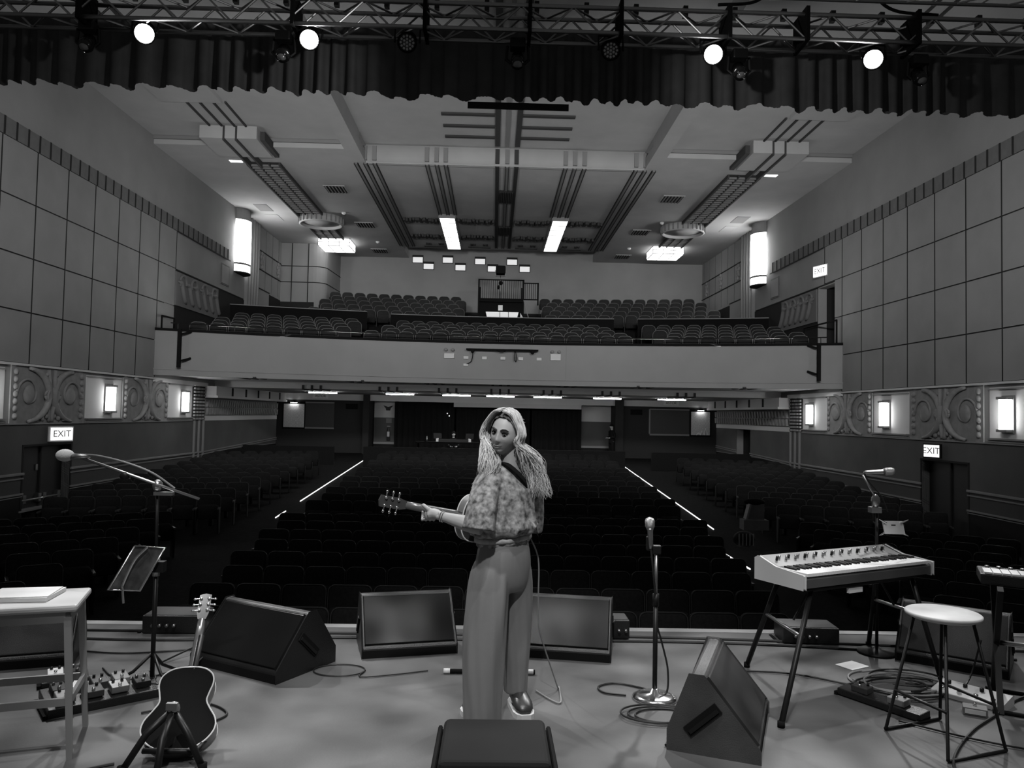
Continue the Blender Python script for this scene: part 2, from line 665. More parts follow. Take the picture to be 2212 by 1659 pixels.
            for k in range(7):
                b.ell(rp(e * 1.36, -.5 + k * .17, .05), (.05, .07, .075), 8, 6)
            b.build('leaf_border', M_FRIEZE, back)
            b = MB()
            b.tube(bez([rp(e * .05, -.62), rp(e * .12, -.3), rp(e * .22, .0, .1), rp(e * .1, .2, .09), rp(e * .14, .62)], 4), .05, 7)
            b.build('stem', M_FRIEZE, back)
            b = MB()
            b.tube([rp(e * (.2 + .1 * math.cos(a)), .0 + .1 * math.sin(a), .1) for a in np.linspace(0, 2 * PI, 13)], .03, 7)
            b.build('knot', M_FRIEZE, back)
            b = MB()
            for (u, v, r) in ((.16, -.5, .06), (.34, -.55, .065), (.55, -.58, .05), (.2, .5, .05)):
                b.ell(rp(e * u, v, .06), (.05, r, r), 8, 6)
            b.build('berries', M_FRIEZE, back)
    # ---- balcony-level wall
    part('balcony_dado', M_DARK, 0, .014, 25.94 if s > 0 else 26.56, 34.4, 3.9, 6.24)
    part('balcony_line', M_JOINT, 0, .03, 25.2, 32.7, 6.24, 6.28)
    # wave relief
    ya, yb = (25.96, 29.8) if s > 0 else (26.56, 29.75)
    rb = part('wave_relief', M_WAVE, .01, .06, ya, yb, 5.06, 6.2, bevel=.01)
    b = MB()
    L = yb - ya
    for k in range(6):
        yy = ya + .35 + k * (L - .7) / 5
        b.tube(bez([(s * .08, yy - .22 - Y0, 5.88), (s * .1, yy - Y0, 5.84), (s * .1, yy + .12 - Y0, 5.62), (s * .09, yy + .3 - Y0, 5.35), (s * .07, yy + .5 - Y0, 5.2)], 4), [.03] * 2 + [.075] * 13 + [.03] * 2, 8)
    b.build('wave_flutes', M_WAVE, rb)
    b = MB()
    for k in range(4):
        yy = ya + .55 + k * (L - 1.0) / 3
        b.tube([(s * .075, yy - Y0 + .26 * math.cos(a), 5.88 + .24 * math.sin(a)) for a in np.linspace(-.3, PI + .6, 12)], .05, 8)
    b.build('wave_curls', M_WAVE, rb)
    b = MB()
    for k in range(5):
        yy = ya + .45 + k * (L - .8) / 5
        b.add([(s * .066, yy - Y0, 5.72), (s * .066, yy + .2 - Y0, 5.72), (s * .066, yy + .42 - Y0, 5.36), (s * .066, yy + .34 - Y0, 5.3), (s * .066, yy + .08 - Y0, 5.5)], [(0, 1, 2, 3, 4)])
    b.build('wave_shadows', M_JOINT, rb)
    # little framed vent
    fr = part('vent_frame', M_BAND, 0, .03, 30.1, 30.98, 6.48, 7.3)
    part('vent_panel', M_WALL, .03, .04, 30.16, 30.92, 6.54, 7.24, fr)
    # ribs
    for k in range(5):
        yy = 32.86 + k * .34
        b = MB()
        b.cyl((s * .02, yy - Y0 + .1, 5.0), (s * .02, yy - Y0 + .1, 9.84), .12, 12)
        b.build('wall_rib', M_WALL, W)
        part('rib_groove', M_JOINT, 0, .02, yy + .2, yy + .35, 5.0, 9.84)
    # upper rear wall panels with shields
    ye = YE
    for z in (8.78, 7.93, 7.07):
        part('wall_line', M_JOINT, 0, .03, 34.5, ye if z > 7.5 else 36.3, z - .02, z + .02)
    yy = 35.6
    while yy < ye - .3:
        part('wall_line', M_BAND, 0, .015, yy, yy + .03, 7.1, 9.84)
        yy += 1.0
    for yy in ((35.02, 37.55) if s > 0 else (35.02, 37.68, 40.12)):
        sh = MB()
        for (u, v, ru, rv) in ((0, .3, .14, .1), (-.13, .12, .12, .12), (.13, .12, .12, .12), (0, .0, .16, .12), (-.1, -.14, .1, .1), (.1, -.14, .1, .1), (0, -.28, .1, .12)):
            sh.ell((s * .03, yy + u - Y0, 8.36 + v), (.06, ru, rv), 10, 6)
        sh.build('shield_ornament', M_FRIEZE, W)
    part('dark_dado_rear', M_DARK, 0, .015, 36.3, ye, 5.0, 7.0)
    # under-balcony textured frieze
    part('under_band', M_BAY, 0, .02, 28.9, YE, 1.18, 1.36)
    b = MB()
    n = 36
    for r in range(2):
        for i in range(n):
            yy = 29.0 + (YE - 29.1) * (i + .5) / n
            z0 = 1.40 + r * .29
            b.prism([(yy - Y0 - .12, z0), (yy - Y0 + .05, z0), (yy - Y0 + .14, z0 + .26), (yy - Y0 - .03, z0 + .26)], s * .02, s * .10, 'x')
    b.build('zigzag_moulding', M_FRIEZE, W, kind='stuff')
    part('under_ledge', M_BAY, 0, .5, 28.9, YE, 2.03, 2.12)
    part('under_box', M_SOFFIT, 0, .45, 28.9, YE, 2.12, 2.46)
    yy = 30.5
    while yy < 37:
        part('box_divider', M_JOINT, .45, .47, yy, yy + .16, 2.12, 2.44)
        yy += 1.6
    return W


WALL_L = side_wall(1, 'wall_left')
WALL_R = side_wall(-1, 'wall_right')

# left rear block with rounded corner (upper level)
pts = [(-11.2, 38.07), (-9.25, 38.07)]
for a in np.linspace(-PI / 2, 0, 7):
    pts.append((-9.25 + .6 * math.cos(a), 38.67 + .6 * math.sin(a)))
pts += [(-8.5, 41.2), (-11.2, 41.2)]
mb = MB()
mb.prism(pts, 5.0, 9.9, 'z')
blk = mb.build('wall_rear_block', M_WALL, kind='structure')
for z in (8.72, 7.93):
    b = MB()
    b.tube([(p[0] + .0, p[1] - .0, z) for p in pts[:10]], .022, 6)
    b.build('wall_line', M_JOINT, blk)
for x in (-10.3, -9.5):
    b = MB()
    b.bb(x - .02, x + .02, 38.04, 38.08, 6.9, 9.85)
    b.build('wall_line', M_JOINT, blk)
b = MB()
b.prism([(-10.85, 38.06), (-9.25, 38.05), (-8.9, 38.2), (-8.62, 38.6), (-8.45, 41.2), (-10.85, 41.2)], 5.0, 6.95, 'z')
b.build('dado_face', M_DARK, blk)

# rear wall upstairs with projection ports
mb = MB()
mb.bb(-8.6, 11.2, 41.0, 41.3, 5, 10.8)
rear = mb.build('wall_rear', M_WALL, kind='structure')
mb = MB()
mb.bb(-8.6, 11.2, 40.94, 41.0, 5, 7.0)
mb.build('dado_face', M_DARK, rear)
PORTS = [(-4.43, 9.79), (-3.85, 9.45), (-2.84, 9.81), (-2.16, 9.42), (-1.12, 9.78), (-.44, 9.40), (.58, 9.78), (1.26, 9.42)]
M_PORT = glow('projection_port_glass', .55, .6)
for i, (x, z) in enumerate(PORTS):
    b = MB()
    b.bb(x - .29, x + .29, 40.93, 41.0, z - .21, z + .21)
    w = b.build('window_%d' % (i + 1), M_JOINT, kind='structure')
    b = MB()
    b.bb(x - .26, x + .26, 40.91, 40.935, z - .19, z + .09)
    b.build('pane', M_PORT, w)

# ---- balcony: front, moulding, soffits, steps (arcs about a point under the stage)
AC = Vector((0, -.5, 0))


def arc_pts(R, x0, x1, n=40):
    a0, a1 = math.asin(x0 / R), math.asin(x1 / R)
    return [(R * math.sin(a), AC.y + R * math.cos(a)) for a in np.linspace(a0, a1, n)]


def arc_slab(b, R0, R1, z0, z1, x0=-10.98, x1=10.98, n=40, x0b=None, x1b=None):
    A = arc_pts(R0, x0, x1, n)
    Bp = arc_pts(R1, x0 if x0b is None else x0b, x1 if x1b is None else x1b, n)
    rings = [[(a[0], a[1], z0), (a[0], a[1], z1), (c[0], c[1], z1), (c[0], c[1], z0)] for a, c in zip(A, Bp)]
    return b.loft(rings, smooth=False)


RB = 27.4
mb = MB()
arc_slab(mb, RB, RB + .3, 2.87, 4.1)
BAL = mb.build('wall_balcony_front', M_FASCIA, kind='structure')
b = MB()
arc_slab(b, RB - .04, RB + .35, 4.07, 4.15)
b.build('parapet_cap', M_MATTE, BAL)
b = MB()
arc_slab(b, RB - .05, RB + .3, 2.83, 2.87)
arc_slab(b, RB - .02, RB + .12, 2.655, 2.83)
b.build('front_moulding', M_FASCIA, BAL)
for R, z in ((RB + .1, 4.34),):
    b = MB()
    b.tube([(x, y, z) for x, y in arc_pts(R, -10.6, 10.6, 60)], .022, 6)
    b.build('parapet_rail', M_BLACK, BAL)
for x in np.linspace(-10.4, 10.4, 14):
    y = AC.y + math.sqrt((RB + .1) ** 2 - x * x)
    b = MB()
    b.cyl((x, y, 4.1), (x, y, 4.34), .015, 6)
    b.build('rail_post', M_BLACK, BAL)
# vertical joint on the fascia
b = MB()
x = 2.25
y = AC.y + math.sqrt(RB ** 2 - x * x)
b.bb(x - .008, x + .008, y - .006, y + .02, 2.9, 4.05)
b.build('fascia_joint', M_CEILBAND, BAL)
# soffits
mb = MB()
A = arc_pts(RB + .28, -10.98, 10.98, 40)
vs = []
for (x, y) in A:
    vs += [(x, y, 2.70), (x, 30.0, 2.70)]
mb.add(vs, [(2 * i, 2 * i + 1, 2 * i + 3, 2 * i + 2) for i in range(39)])
mb.bb(-10.98, 10.98, 29.9, 30.1, 2.46, 2.72)
mb.bb(-10.98, 10.98, 30.0, 38.4, 2.46, 2.7)
mb.bb(-10.98, 10.98, 29.86, 29.9, 2.60, 2.66)
SOF = mb.build('ceiling_under_balcony', M_SOFFIT, kind='structure')
for xc in (-8.4, -5.0, -2.35, 0, 2.35, 5.0, 8.4):
    for dx in (-.28, 0, .28):
        yy = AC.y + math.sqrt(RB ** 2 - (xc * 1.0) ** 2)
        b = MB()
        b.bb(xc + dx - .05, xc + dx + .05, yy + .02, yy + 1.3, 2.655, 2.70)
        b.build('soffit_fin', M_CEILLINE, SOF)
        b = MB()
        b.bb(xc * .86 + dx * 1.2 - .04, xc * .86 + dx * 1.2 + .04, 29.84, 31.5, 2.42, 2.60)
        b.build('soffit_fin', M_CEILLINE, SOF)
# balcony steps: rows 0-4, cross wall, upper rows
BROWS = [28.15 + 1.04 * k for k in range(5)]
BZ = [3.54 + .22 * k for k in range(5)]
UROWS = [35.4 + 1.08 * k for k in range(5)]
UZ = [5.22 + .345 * k for k in range(5)]
mb = MB()
arc_slab(mb, RB + .3, BROWS[0] + .5, 3.3, BZ[0])
for k in range(1, 5):
    arc_slab(mb, BROWS[k] - .55, BROWS[k] + .5, 3.2, BZ[k])
arc_slab(mb, BROWS[4] + .5, UROWS[0] - .5, 3.3, 4.6)
for k in range(5):
    arc_slab(mb, UROWS[k] - .52, UROWS[k] + (.56 if k < 4 else 2.4), 4.0, UZ[k])
mb.build('floor_balcony', M_CARPET, kind='structure')
# cross wall between lower and upper balcony seats, in three runs
mb = MB()
for (xa, xb, zt) in ((-10.8, -5.6, 5.78), (-4.6, 4.75, 5.72), (5.75, 10.8, 5.72)):
    arc_slab(mb, 33.2, 33.36, 4.3, zt, xa, xb, 20)
for (xa, xb) in ((-5.6, -4.6), (4.75, 5.75)):
    arc_slab(mb, 33.9, 34.0, 4.3, 5.25, xa, xb, 6)
CW = mb.build('wall_balcony_cross', M_MATTE, kind='structure')
b = MB()
for (xa, xb, zt) in ((-10.8, -5.6, 5.78), (-4.6, 4.75, 5.72), (5.75, 10.8, 5.72)):
    arc_slab(b, 33.17, 33.4, zt, zt + .03, xa, xb, 20)
b.build('wall_cap', M_RAIL, CW)

# ---- stalls rear wall under the balcony
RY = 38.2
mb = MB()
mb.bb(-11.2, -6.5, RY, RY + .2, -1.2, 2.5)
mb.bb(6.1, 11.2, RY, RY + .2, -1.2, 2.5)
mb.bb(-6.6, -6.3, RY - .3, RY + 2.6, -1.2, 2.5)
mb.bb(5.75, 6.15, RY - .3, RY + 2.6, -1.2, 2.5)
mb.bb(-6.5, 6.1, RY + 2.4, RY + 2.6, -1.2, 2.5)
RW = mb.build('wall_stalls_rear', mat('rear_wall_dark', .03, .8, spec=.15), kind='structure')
mb = MB()
mb.bb(-11.0, 11.0, RY - .06, RY, 2.16, 2.5)
mb.build('pelmet', M_BAY, RW)
for x0, x1 in ((-6.25, -5.2), (4.2, 5.72)):
    mb = MB()
    mb.bb(x0, x1, RY + 1.0, RY + 1.1, 1.35, 2.46)
    mb.build('white_wall_panel', M_BAY, RW)
    mb = MB()
    mb.bb(x0, x1, RY + 1.0, RY + 1.1, .12, 1.35)
    mb.build('grey_wall_panel', mat('grey_wall_paint', .10, .8), RW)
    mb = MB()
    mb.bb(x0, x1, RY + .95, RY + 1.02, .02, .12)
    mb.build('skirting', M_RAIL, RW)
    mb = MB()
    mb.bb(x0, x1, RY + 1.0, RY + 1.1, -1, .02)
    mb.build('dado_face', M_DADO, RW)
# dark drapes across the middle
for (x0, x1) in ((-5.2, -2.2), (-2.1, -.2), (-.1, 1.6), (1.7, 4.2)):
    mb = MB()
    n = int((x1 - x0) / .05)
    rings = []
    for i in range(n + 1):
        x = x0 + (x1 - x0) * i / n
        y = RY + .8 + .04 * math.sin(i * 1.1)
        rings.append([(x, y, -.6), (x, y, 2.16), (x, y + .03, 2.16), (x, y + .03, -.6)])
    mb.loft(rings)
    mb.build('drape', mat('drape_black', .014, .95, spec=.1), RW)
mb = MB()
mb.bb(-2.2, 4.1, RY - .02, RY + .1, 1.95, 2.18)
mb.build('pelmet_board', M_SOFFIT, RW)
for sx, x in ((1, -8.73), (-1, 8.54)):
    b = MB()
    b.bb(x - .38, x + .38, RY - .08, RY - .06, 2.24, 2.46)
    pl = b.build('name_plate', M_WHITE, RW)
    text('lettering', 'ASTOR', .17, M_CEILLINE, pl, (x, RY - .085, 2.35), (PI / 2, 0, 0))
for x in (-7.2, 6.83):
    b = MB()
    b.bb(x - .29, x + .29, RY - .03, RY, 1.74, 2.0)
    b.build('vent', M_MATTE, RW)
# low wall behind the last stalls row
mb = MB()
mb.bb(-5.6, 5.3, 32.3, 32.45, -.8, .18)
mb.bb(-10.9, -7.0, 33.2, 33.35, -.8, .12)
mb.bb(6.6, 10.9, 33.2, 33.35, -.8, .12)
mb.build('wall_stalls_low', M_SEAT, kind='structure')

# ---- doors in the side walls
for s, x in ((1, -11.0), (-1, 11.0)):
    loc = (x - s * .0, Y0, 0)
    rt = -.0122 * s
    b = MB()
    b.bb(s * -.28, s * -.2, 18.2 - Y0, 20.15 - Y0, -1.42, .65)
    d = b.build('door_1' if s > 0 else 'door_2', mat('door_dark', .016, .5), loc=loc, rz=rt, kind='structure')
    b = MB()
    b.bb(s * -.3, s * .02, 18.14 - Y0, 18.2 - Y0, -1.42, .7)
    b.bb(s * -.3, s * .02, 20.15 - Y0, 20.21 - Y0, -1.42, .7)
    b.bb(s * -.3, s * .02, 18.14 - Y0, 20.21 - Y0, .65, .7)
    b.build('door_frame', M_DARK, d)
    b = MB()
    b.bb(s * -.2, s * -.16, 19.15 - Y0, 19.2 - Y0, -1.4, .63)
    b.build('meeting_stile', M_DARK, d)
    if s > 0:
        b = MB()
        b.tube([(s * -.12, 18.35 - Y0, -.62), (s * -.12, 20.0 - Y0, -.62)], .025, 8)
        for yy in (18.5, 19.1, 19.3, 19.9):
            b.bb(s * -.2, s * -.1, yy - .06 - Y0, yy + .06 - Y0, -.70, -.5)
        b.build('push_bar', M_STEEL, d)
        b = MB()
        b.bb(s * -.2, s * .03, 18.1 - Y0, 20.2 - Y0, -.86, -.82)
        b.build('kick_rail', M_RAIL, d)
        b = MB()
        b.bb(s * -.19, s * -.17, 19.0 - Y0, 19.08 - Y0, .05, .2)
        b.build('lock_plate', M_STEEL, d)
# openings on the right: upper doorway and under-balcony doorway (dark passages)
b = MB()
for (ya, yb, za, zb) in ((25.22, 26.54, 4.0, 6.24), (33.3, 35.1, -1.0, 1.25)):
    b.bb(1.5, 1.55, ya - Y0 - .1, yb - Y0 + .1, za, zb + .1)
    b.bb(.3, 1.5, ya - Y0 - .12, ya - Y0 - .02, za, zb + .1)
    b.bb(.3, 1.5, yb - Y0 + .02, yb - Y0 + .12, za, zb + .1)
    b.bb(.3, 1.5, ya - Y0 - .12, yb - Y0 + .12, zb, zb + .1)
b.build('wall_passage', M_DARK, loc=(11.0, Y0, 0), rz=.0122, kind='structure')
# ================================================================== SEATS
def rr_poly(w, z0, z1, r, n=4, rb=.03):
    p = []
    for (cx, cz, a0, rad) in ((w / 2 - rb, z0 + rb, -PI / 2, rb), (w / 2 - r, z1 - r, 0, r), (-w / 2 + r, z1 - r, PI / 2, r), (-w / 2 + rb, z0 + rb, PI, rb)):
        k = n if rad == r else 1
        for i in range(k + 1):
            a = a0 + (PI / 2) * i / k
            p.append((cx + rad * math.cos(a), cz + rad * math.sin(a)))
    return p


def pad(b, w, z0, z1, r, y0, y1, lean=0.0, inset=.025):
    P = rr_poly(w, z0, z1, r)
    cx = 0
    cz = (z0 + z1) / 2

    def ring(y, k):
        return [((x - cx) * (1 - k / w * 2) + cx, y + lean * (z - z0), (z - cz) * (1 - k / (z1 - z0) * 2) + cz) for x, z in P]
    b.loft([ring(y0, inset), ring(y0 + .025, 0), ring(y1 - .02, 0), ring(y1, inset)])


def seat_proto(loc):
    root = thing('theatre_seat', 'seat', 'seat', loc)
    b = MB()
    pad(b, .525, .40, .92, .075, .02, .11, .16)
    b.build('backrest', M_SEAT, root)
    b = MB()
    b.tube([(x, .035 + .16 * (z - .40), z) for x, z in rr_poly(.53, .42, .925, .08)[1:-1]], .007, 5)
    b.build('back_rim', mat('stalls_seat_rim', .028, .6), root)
    b = MB()
    pad(b, .47, .36, .70, .07, -.12, .0, .10)
    b.build('seat_cushion', M_SEAT, root)
    for sx in (-1, 1):
        b = MB()
        b.prism([(-.20, .02), (.10, .02), (.14, .62), (-.24, .60), (-.24, .40)], sx * .252 - .014, sx * .252 + .014, 'x')
        sd = b.build('side_panel', M_SEATSIDE, root)
        b = MB()
        b.bb(sx * .252 - .02, sx * .252 + .02, -.27, .12, .60, .635)
        b.build('armrest', M_SEATTRIM, sd)
    return root


def proj(p):
    d = Vector(p) - CAM
    z = d.dot(cf)
    if z < .2:
        return None
    return (1106 + F_PX * d.dot(cr) / z, 829.5 - F_PX * d.dot(cu) / z)


def in_frame(p, mgn=40):
    q = proj(p)
    return q is not None and -mgn < q[0] < 2212 + mgn and -mgn < q[1] < 1720


stalls = []   # x, y, rotz, block, row, number
SP = .555
for k in range(8):
    y = 8.35 + 1.095 * k
    xl, xr = -(3.75 + .12 * (y - 8.35)), 3.2 + .15 * (y - 8.35)
    n = int((xr - xl) / SP)
    off = (xl + xr) / 2 - n * SP / 2 + SP / 2
    for i in range(n):
        stalls.append((off + i * SP, y, 0, 'front centre stalls', k + 1, i + 1, 'left aisle'))
for k in range(12):
    y = 18.3 + 1.09 * k
    xl, xr = -4.72, 4.38
    n = int((xr - xl) / SP)
    off = (xl + xr) / 2 - n * SP / 2 + SP / 2 + (.27 if k % 2 else 0) * .5
    for i in range(n):
        stalls.append((off + i * SP, y, 0, 'rear centre stalls', k + 1, i + 1, 'left aisle'))
for s, nm in ((-1, 'left'), (1, 'right')):
    ang = math.radians(33)
    for k in range(-2, 6):
        xi, yi = (5.9 if s < 0 else 5.35) + .16 * k, 10.55 + 1.1 * k
        for i in range(8):
            x = s * (xi + math.cos(ang) * SP * (i + .5))
            y = yi - math.sin(ang) * SP * (i + .5)
            if abs(x) > 10.6 or y < 7.2:
                continue
            stalls.append((x, y, -s * ang, 'front %s stalls' % nm, k + 3, i + 1, 'aisle'))
    ang = math.radians(13)
    for k in range(11):
        xi, yi = 6.75 + .01 * k, 18.9 + 1.09 * k
        for i in range(7):
            x = s * (xi + math.cos(ang) * SP * (i + .5))
            y = yi - math.sin(ang) * SP * (i + .5)
            if abs(x) > 10.6:
                continue
            stalls.append((x, y, -s * ang, 'rear %s stalls' % nm, k + 1, i + 1, 'aisle'))
stalls = [t for t in stalls if in_frame((t[0], t[1], floor_z(t[1]) + .9), 20)]
stalls.sort(key=lambda t: (t[0] + .22) ** 2 + t[1] ** 2)
SEAT0 = seat_proto((0, 0, 0))
first = True
for (x, y, rz, blk_, row, num, ref) in stalls[:300]:
    o = SEAT0 if first else copy_tree(SEAT0)
    first = False
    o.location = (x, y, floor_z(y))
    o.rotation_euler = (0, 0, rz)
    o['label'] = 'dark folding seat, %s, %s row from stage, %s from %s' % (blk_, ordinal(row), ordinal(num), ref)
    o['category'] = 'seat'
    o['group'] = 'seats in the %s' % blk_
# the remaining, far stalls seats: one object
SV, SF = [], []
base = MB()
pad(base, .50, .40, .92, .13, .02, .11, .16)
pad(base, .47, .36, .70, .07, -.12, .0, .10)
for sx in (-1, 1):
    base.bb(sx * .262 - .014, sx * .262 + .014, -.24, .13, .02, .61)
rest = MB()
for (x, y, rz, *_r) in stalls[300:]:
    rest.add(base.v, base.f, True, Matrix.Translation((x, y, floor_z(y))) @ Matrix.Rotation(rz, 4, 'Z'))
ro = rest.build('far_stalls_seats', M_SEAT, kind='stuff')
tag(ro, 'dark folding seats filling the far stalls rows under the balcony', 'seats')

# balcony seats
bal = []
for k, (R, z) in enumerate(zip(BROWS, BZ)):
    for (xa, xb, nm) in ((-10.3, -5.5 - .0 * k, 'left'), (-4.75 + .12 * k, 4.85 - .12 * k, 'centre'), (5.75, 10.6, 'right')):
        sp = .60
        a0, a1 = math.asin(xa / R), math.asin(xb / R)
        n = int((a1 - a0) * R / sp)
        for i in range(n):
            a = (a0 + a1) / 2 + (i - (n - 1) / 2 + (.25 if k % 2 else -.25)) * sp / R
            bal.append((R * math.sin(a), AC.y + R * math.cos(a), z, -a, 'lower %s balcony' % nm, k + 1, i + 1))
for k, (R, z) in enumerate(zip(UROWS, UZ)):
    for (xa, xb, nm) in ((-8.4, -1.75, 'left'), (2.0, 9.9, 'right')):
        sp = .60
        a0, a1 = math.asin(xa / R), math.asin(xb / R)
        n = int((a1 - a0) * R / sp)
        for i in range(n):
            a = (a0 + a1) / 2 + (i - (n - 1) / 2 + (.25 if k % 2 else -.25)) * sp / R
            bal.append((R * math.sin(a), AC.y + R * math.cos(a), z, -a, 'upper %s balcony' % nm, k + 1, i + 1))
M_SEATB = mat('balcony_seat_fabric', .020, .85, var=.15, scale=20, spec=.2)
b0 = thing('balcony_chair', 'seat', 'seat')
b = MB()
pad(b, .53, .40, .95, .16, .02, .11, .16)
b.build('backrest', M_SEATB, b0)
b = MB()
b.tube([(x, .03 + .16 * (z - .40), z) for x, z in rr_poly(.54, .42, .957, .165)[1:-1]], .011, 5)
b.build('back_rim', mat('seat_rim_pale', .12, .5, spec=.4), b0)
b = MB()
pad(b, .50, .36, .72, .08, -.13, .0, .10)
b.build('seat_cushion', M_SEATB, b0)
b = MB()
b.bb(-.30, -.27, -.25, .12, .02, .62)
b.build('side_panel', M_SEATSIDE, b0)
for i, (x, y, z, rz, blk_, row, num) in enumerate(bal):
    o = b0 if i == 0 else copy_tree(b0)
    o.location = (x, y, z)
    o.rotation_euler = (0, 0, rz)
    o['label'] = 'grey rounded-back seat, %s, %s row from front, %s from left end' % (blk_, ordinal(row), ordinal(num))
    o['category'] = 'seat'
    o['group'] = 'seats in the %s' % blk_
# aisle step lights
for (pts, lab) in (([(-6.0, 23.6), (-6.0, 34.9)], 'long glowing strip light along the left stalls aisle'),
                   ([(-5.98, 20.9), (-5.98, 21.9)], 'short glowing strip light low on the left stalls aisle'),
                   ([(5.6, 20.3), (5.6, 35.6)], 'long glowing strip light along the right stalls aisle'),
                   ([(5.0, 15.6), (5.0, 17.6)], 'short glowing strip light nearer the stage in right aisle')):
    b = MB()
    (x0, y0), (x1, y1) = pts
    b.tube([(x0, y, floor_z(y) + .03) for y in np.linspace(y0, y1, 12)], .016, 6)
    o = b.build('aisle_strip_light', glow('aisle_strip_glow', 1.6))
    tag(o, lab, 'strip light', 'aisle strip lights')

# ================================================================== HALL FITTINGS
# wall sconces
def wall_pt(s, d, y, z):
    a = -.0122 * s
    lx, ly = s * d, y - Y0
    return (-11.0 * s + lx * math.cos(a) - ly * math.sin(a), Y0 + lx * math.sin(a) + ly * math.cos(a), z)


SCON = {(1, 16.75): 'glowing wall sconce at the far left picture edge, above door wall', (1, 21.92): 'glowing box sconce between the two left scrollwork panels',
        (1, 27.0): 'glowing box sconce under the left end of the balcony', (-1, 16.75): 'glowing box sconce nearest the right picture edge',
        (-1, 21.92): 'glowing box sconce between the two right scrollwork panels', (-1, 27.0): 'glowing box sconce under the right end of the balcony'}
for (s, y), lab in SCON.items():
    t = thing('wall_sconce', lab, 'sconce', wall_pt(s, .012, y, 1.84), -.0122 * s, 'sconces along the carved frieze')
    b = MB()
    b.bb(0, s * .03, -.2, .2, -.42, .42)
    b.build('back_plate', M_RAIL, t)
    b = MB()
    b.prism([(s * .03, -.13), (s * .17, -.09), (s * .17, .09), (s * .03, .13)], -.33, .33, 'z')
    b.build('glass_shade', glow('sconce_glass', 20.0), t)
    for z in (-.36, .36):
        b = MB()
        b.bb(s * .03, s * .18, -.17, .17, z - .03, z + .03)
        b.build('end_cap', M_RAIL, t)
# tall column lights on the balcony walls
for s, nm in ((1, 'left'), (-1, 'right')):
    t = thing('column_light', 'tall glowing half-round column light on the %s balcony wall' % nm, 'wall light', wall_pt(s, 0, 32.1, 7.2), -.0122 * s, 'column lights')

    def half(z0, z1, r, m_, name):
        b = MB()
        pl = [(s * r * .8 * math.sin(a), r * math.cos(a)) for a in np.linspace(0, PI, 14)]
        b.prism(pl, z0, z1, 'z')
        return b.build(name, m_, t)
    half(.42, 1.95, .55, M_GLOW, 'glass_tube')
    half(.05, .34, .55, M_GLOWSOFT, 'lower_glass')
    half(1.98, 2.2, .55, M_GLOWSOFT, 'upper_glass')
    half(0, .05, .58, M_JOINT, 'base_ring')
    half(.34, .42, .56, M_RAIL, 'lower_ring')
    half(2.2, 2.26, .56, M_RAIL, 'top_ring')
    half(2.26, 2.66, .5, M_WALL, 'capital')
# lanterns, rings, louvre troughs on the side ceilings; lamp boxes in the centre
for s, nm in ((-1, 'left'), (1, 'right')):
    t = thing('ceiling_lantern', 'square glowing ceiling lantern at the %s rear of the hall' % nm, 'ceiling light', (s * 8.0, 37.5, 9.85), 0, 'rear ceiling lanterns')
    b = MB()
    b.bb(-.74, .74, -.78, .78, -.36, 0)
    b.build('glass_box', glow('lantern_glass', 3.5), t)
    b = MB()
    for x in (-.745, -.25, .25, .745):
        b.bb(x - .012, x + .012, -.79, .79, -.372, -.36)
        b.bb(x - .012, x + .012, -.79, -.78, -.37, 0)
    for y in (-.785, -.26, .26, .785):
        b.bb(-.75, .75, y - .012, y + .012, -.372, -.36)
    for z in (-.36, -.18, -.01):
        b.bb(-.75, .75, -.795, -.78, z - .012, z + .012)
        b.bb(-s * .74, -s * .755, -.78, .78, z - .012, z + .012)
    b.build('glazing_bars', M_RAIL, t)
    t = thing('ceiling_ring', 'round fluted plaster ring across the %s louvre trough' % nm, 'ceiling rose', (s * 7.75, 32.9, 9.85), 0, 'ceiling rings')
    b = MB()
    R, h = .92, .3
    b.lathe([(R - .1, 0), (R, 0), (R, -h), (R - .05, -h - .02), (R - .1, -h), (R - .1, 0)], n=40)
    b.build('rim', M_CEIL, t)
    b = MB()
    b.lathe([(0, -.2), (R - .1, -.2), (R - .1, -.16), (0, -.16)], n=40)
    b.build('soffit_disc', M_CEIL, t)
    for k in range(28):
        a = 2 * PI * k / 28
        b = MB()
        b.box((math.cos(a) * (R + .015), math.sin(a) * (R + .015), -.15), (.05, .05, .26), rz=a)
        b.build('flute', M_CEILBAND, t)
    t = thing('ceiling_louvre', 'long metal louvre trough along the %s side ceiling' % nm, 'louvre', (s * 8.05, 25.6, 9.85), 0, 'louvre troughs')
    b = MB()
    for x in (-.53, .53):
        b.bb(x - .03, x + .03, 0, 11.0, -.12, 0)
    for x in (-.18, .18):
        b.bb(x - .02, x + .02, 0, 11.0, -.10, 0)
    b.build('frame', M_CEILLINE, t)
    b = MB()
    b.bb(-.5, .5, 0, 11.0, -.02, 0)
    b.build('backing', M_CEILLINE, t)
    me = MB().bb(-.5, .5, -.03, .03, -.09, -.03).mesh('slat')
    me.materials.append(M_CEILBAND)
    for k in range(40):
        y = .2 + k * .27
        if 6.3 < y < 8.3:
            continue
        link('slat', me, t, (0, y, 0))
    t = thing('ceiling_downlight', 'small bright lamp slot at the front of the %s louvre trough' % nm, 'ceiling light', (s * 8.9, 25.0, 9.85), 0, 'trough front lamps')
    b = MB()
    b.bb(-.25, .25, -.6, .55, -.05, 0)
    b.build('housing', M_CEIL, t)
    b = MB()
    b.bb(-.2, .2, .35, .54, -.06, -.05)
    b.build('lens', M_GLOWSOFT, t)
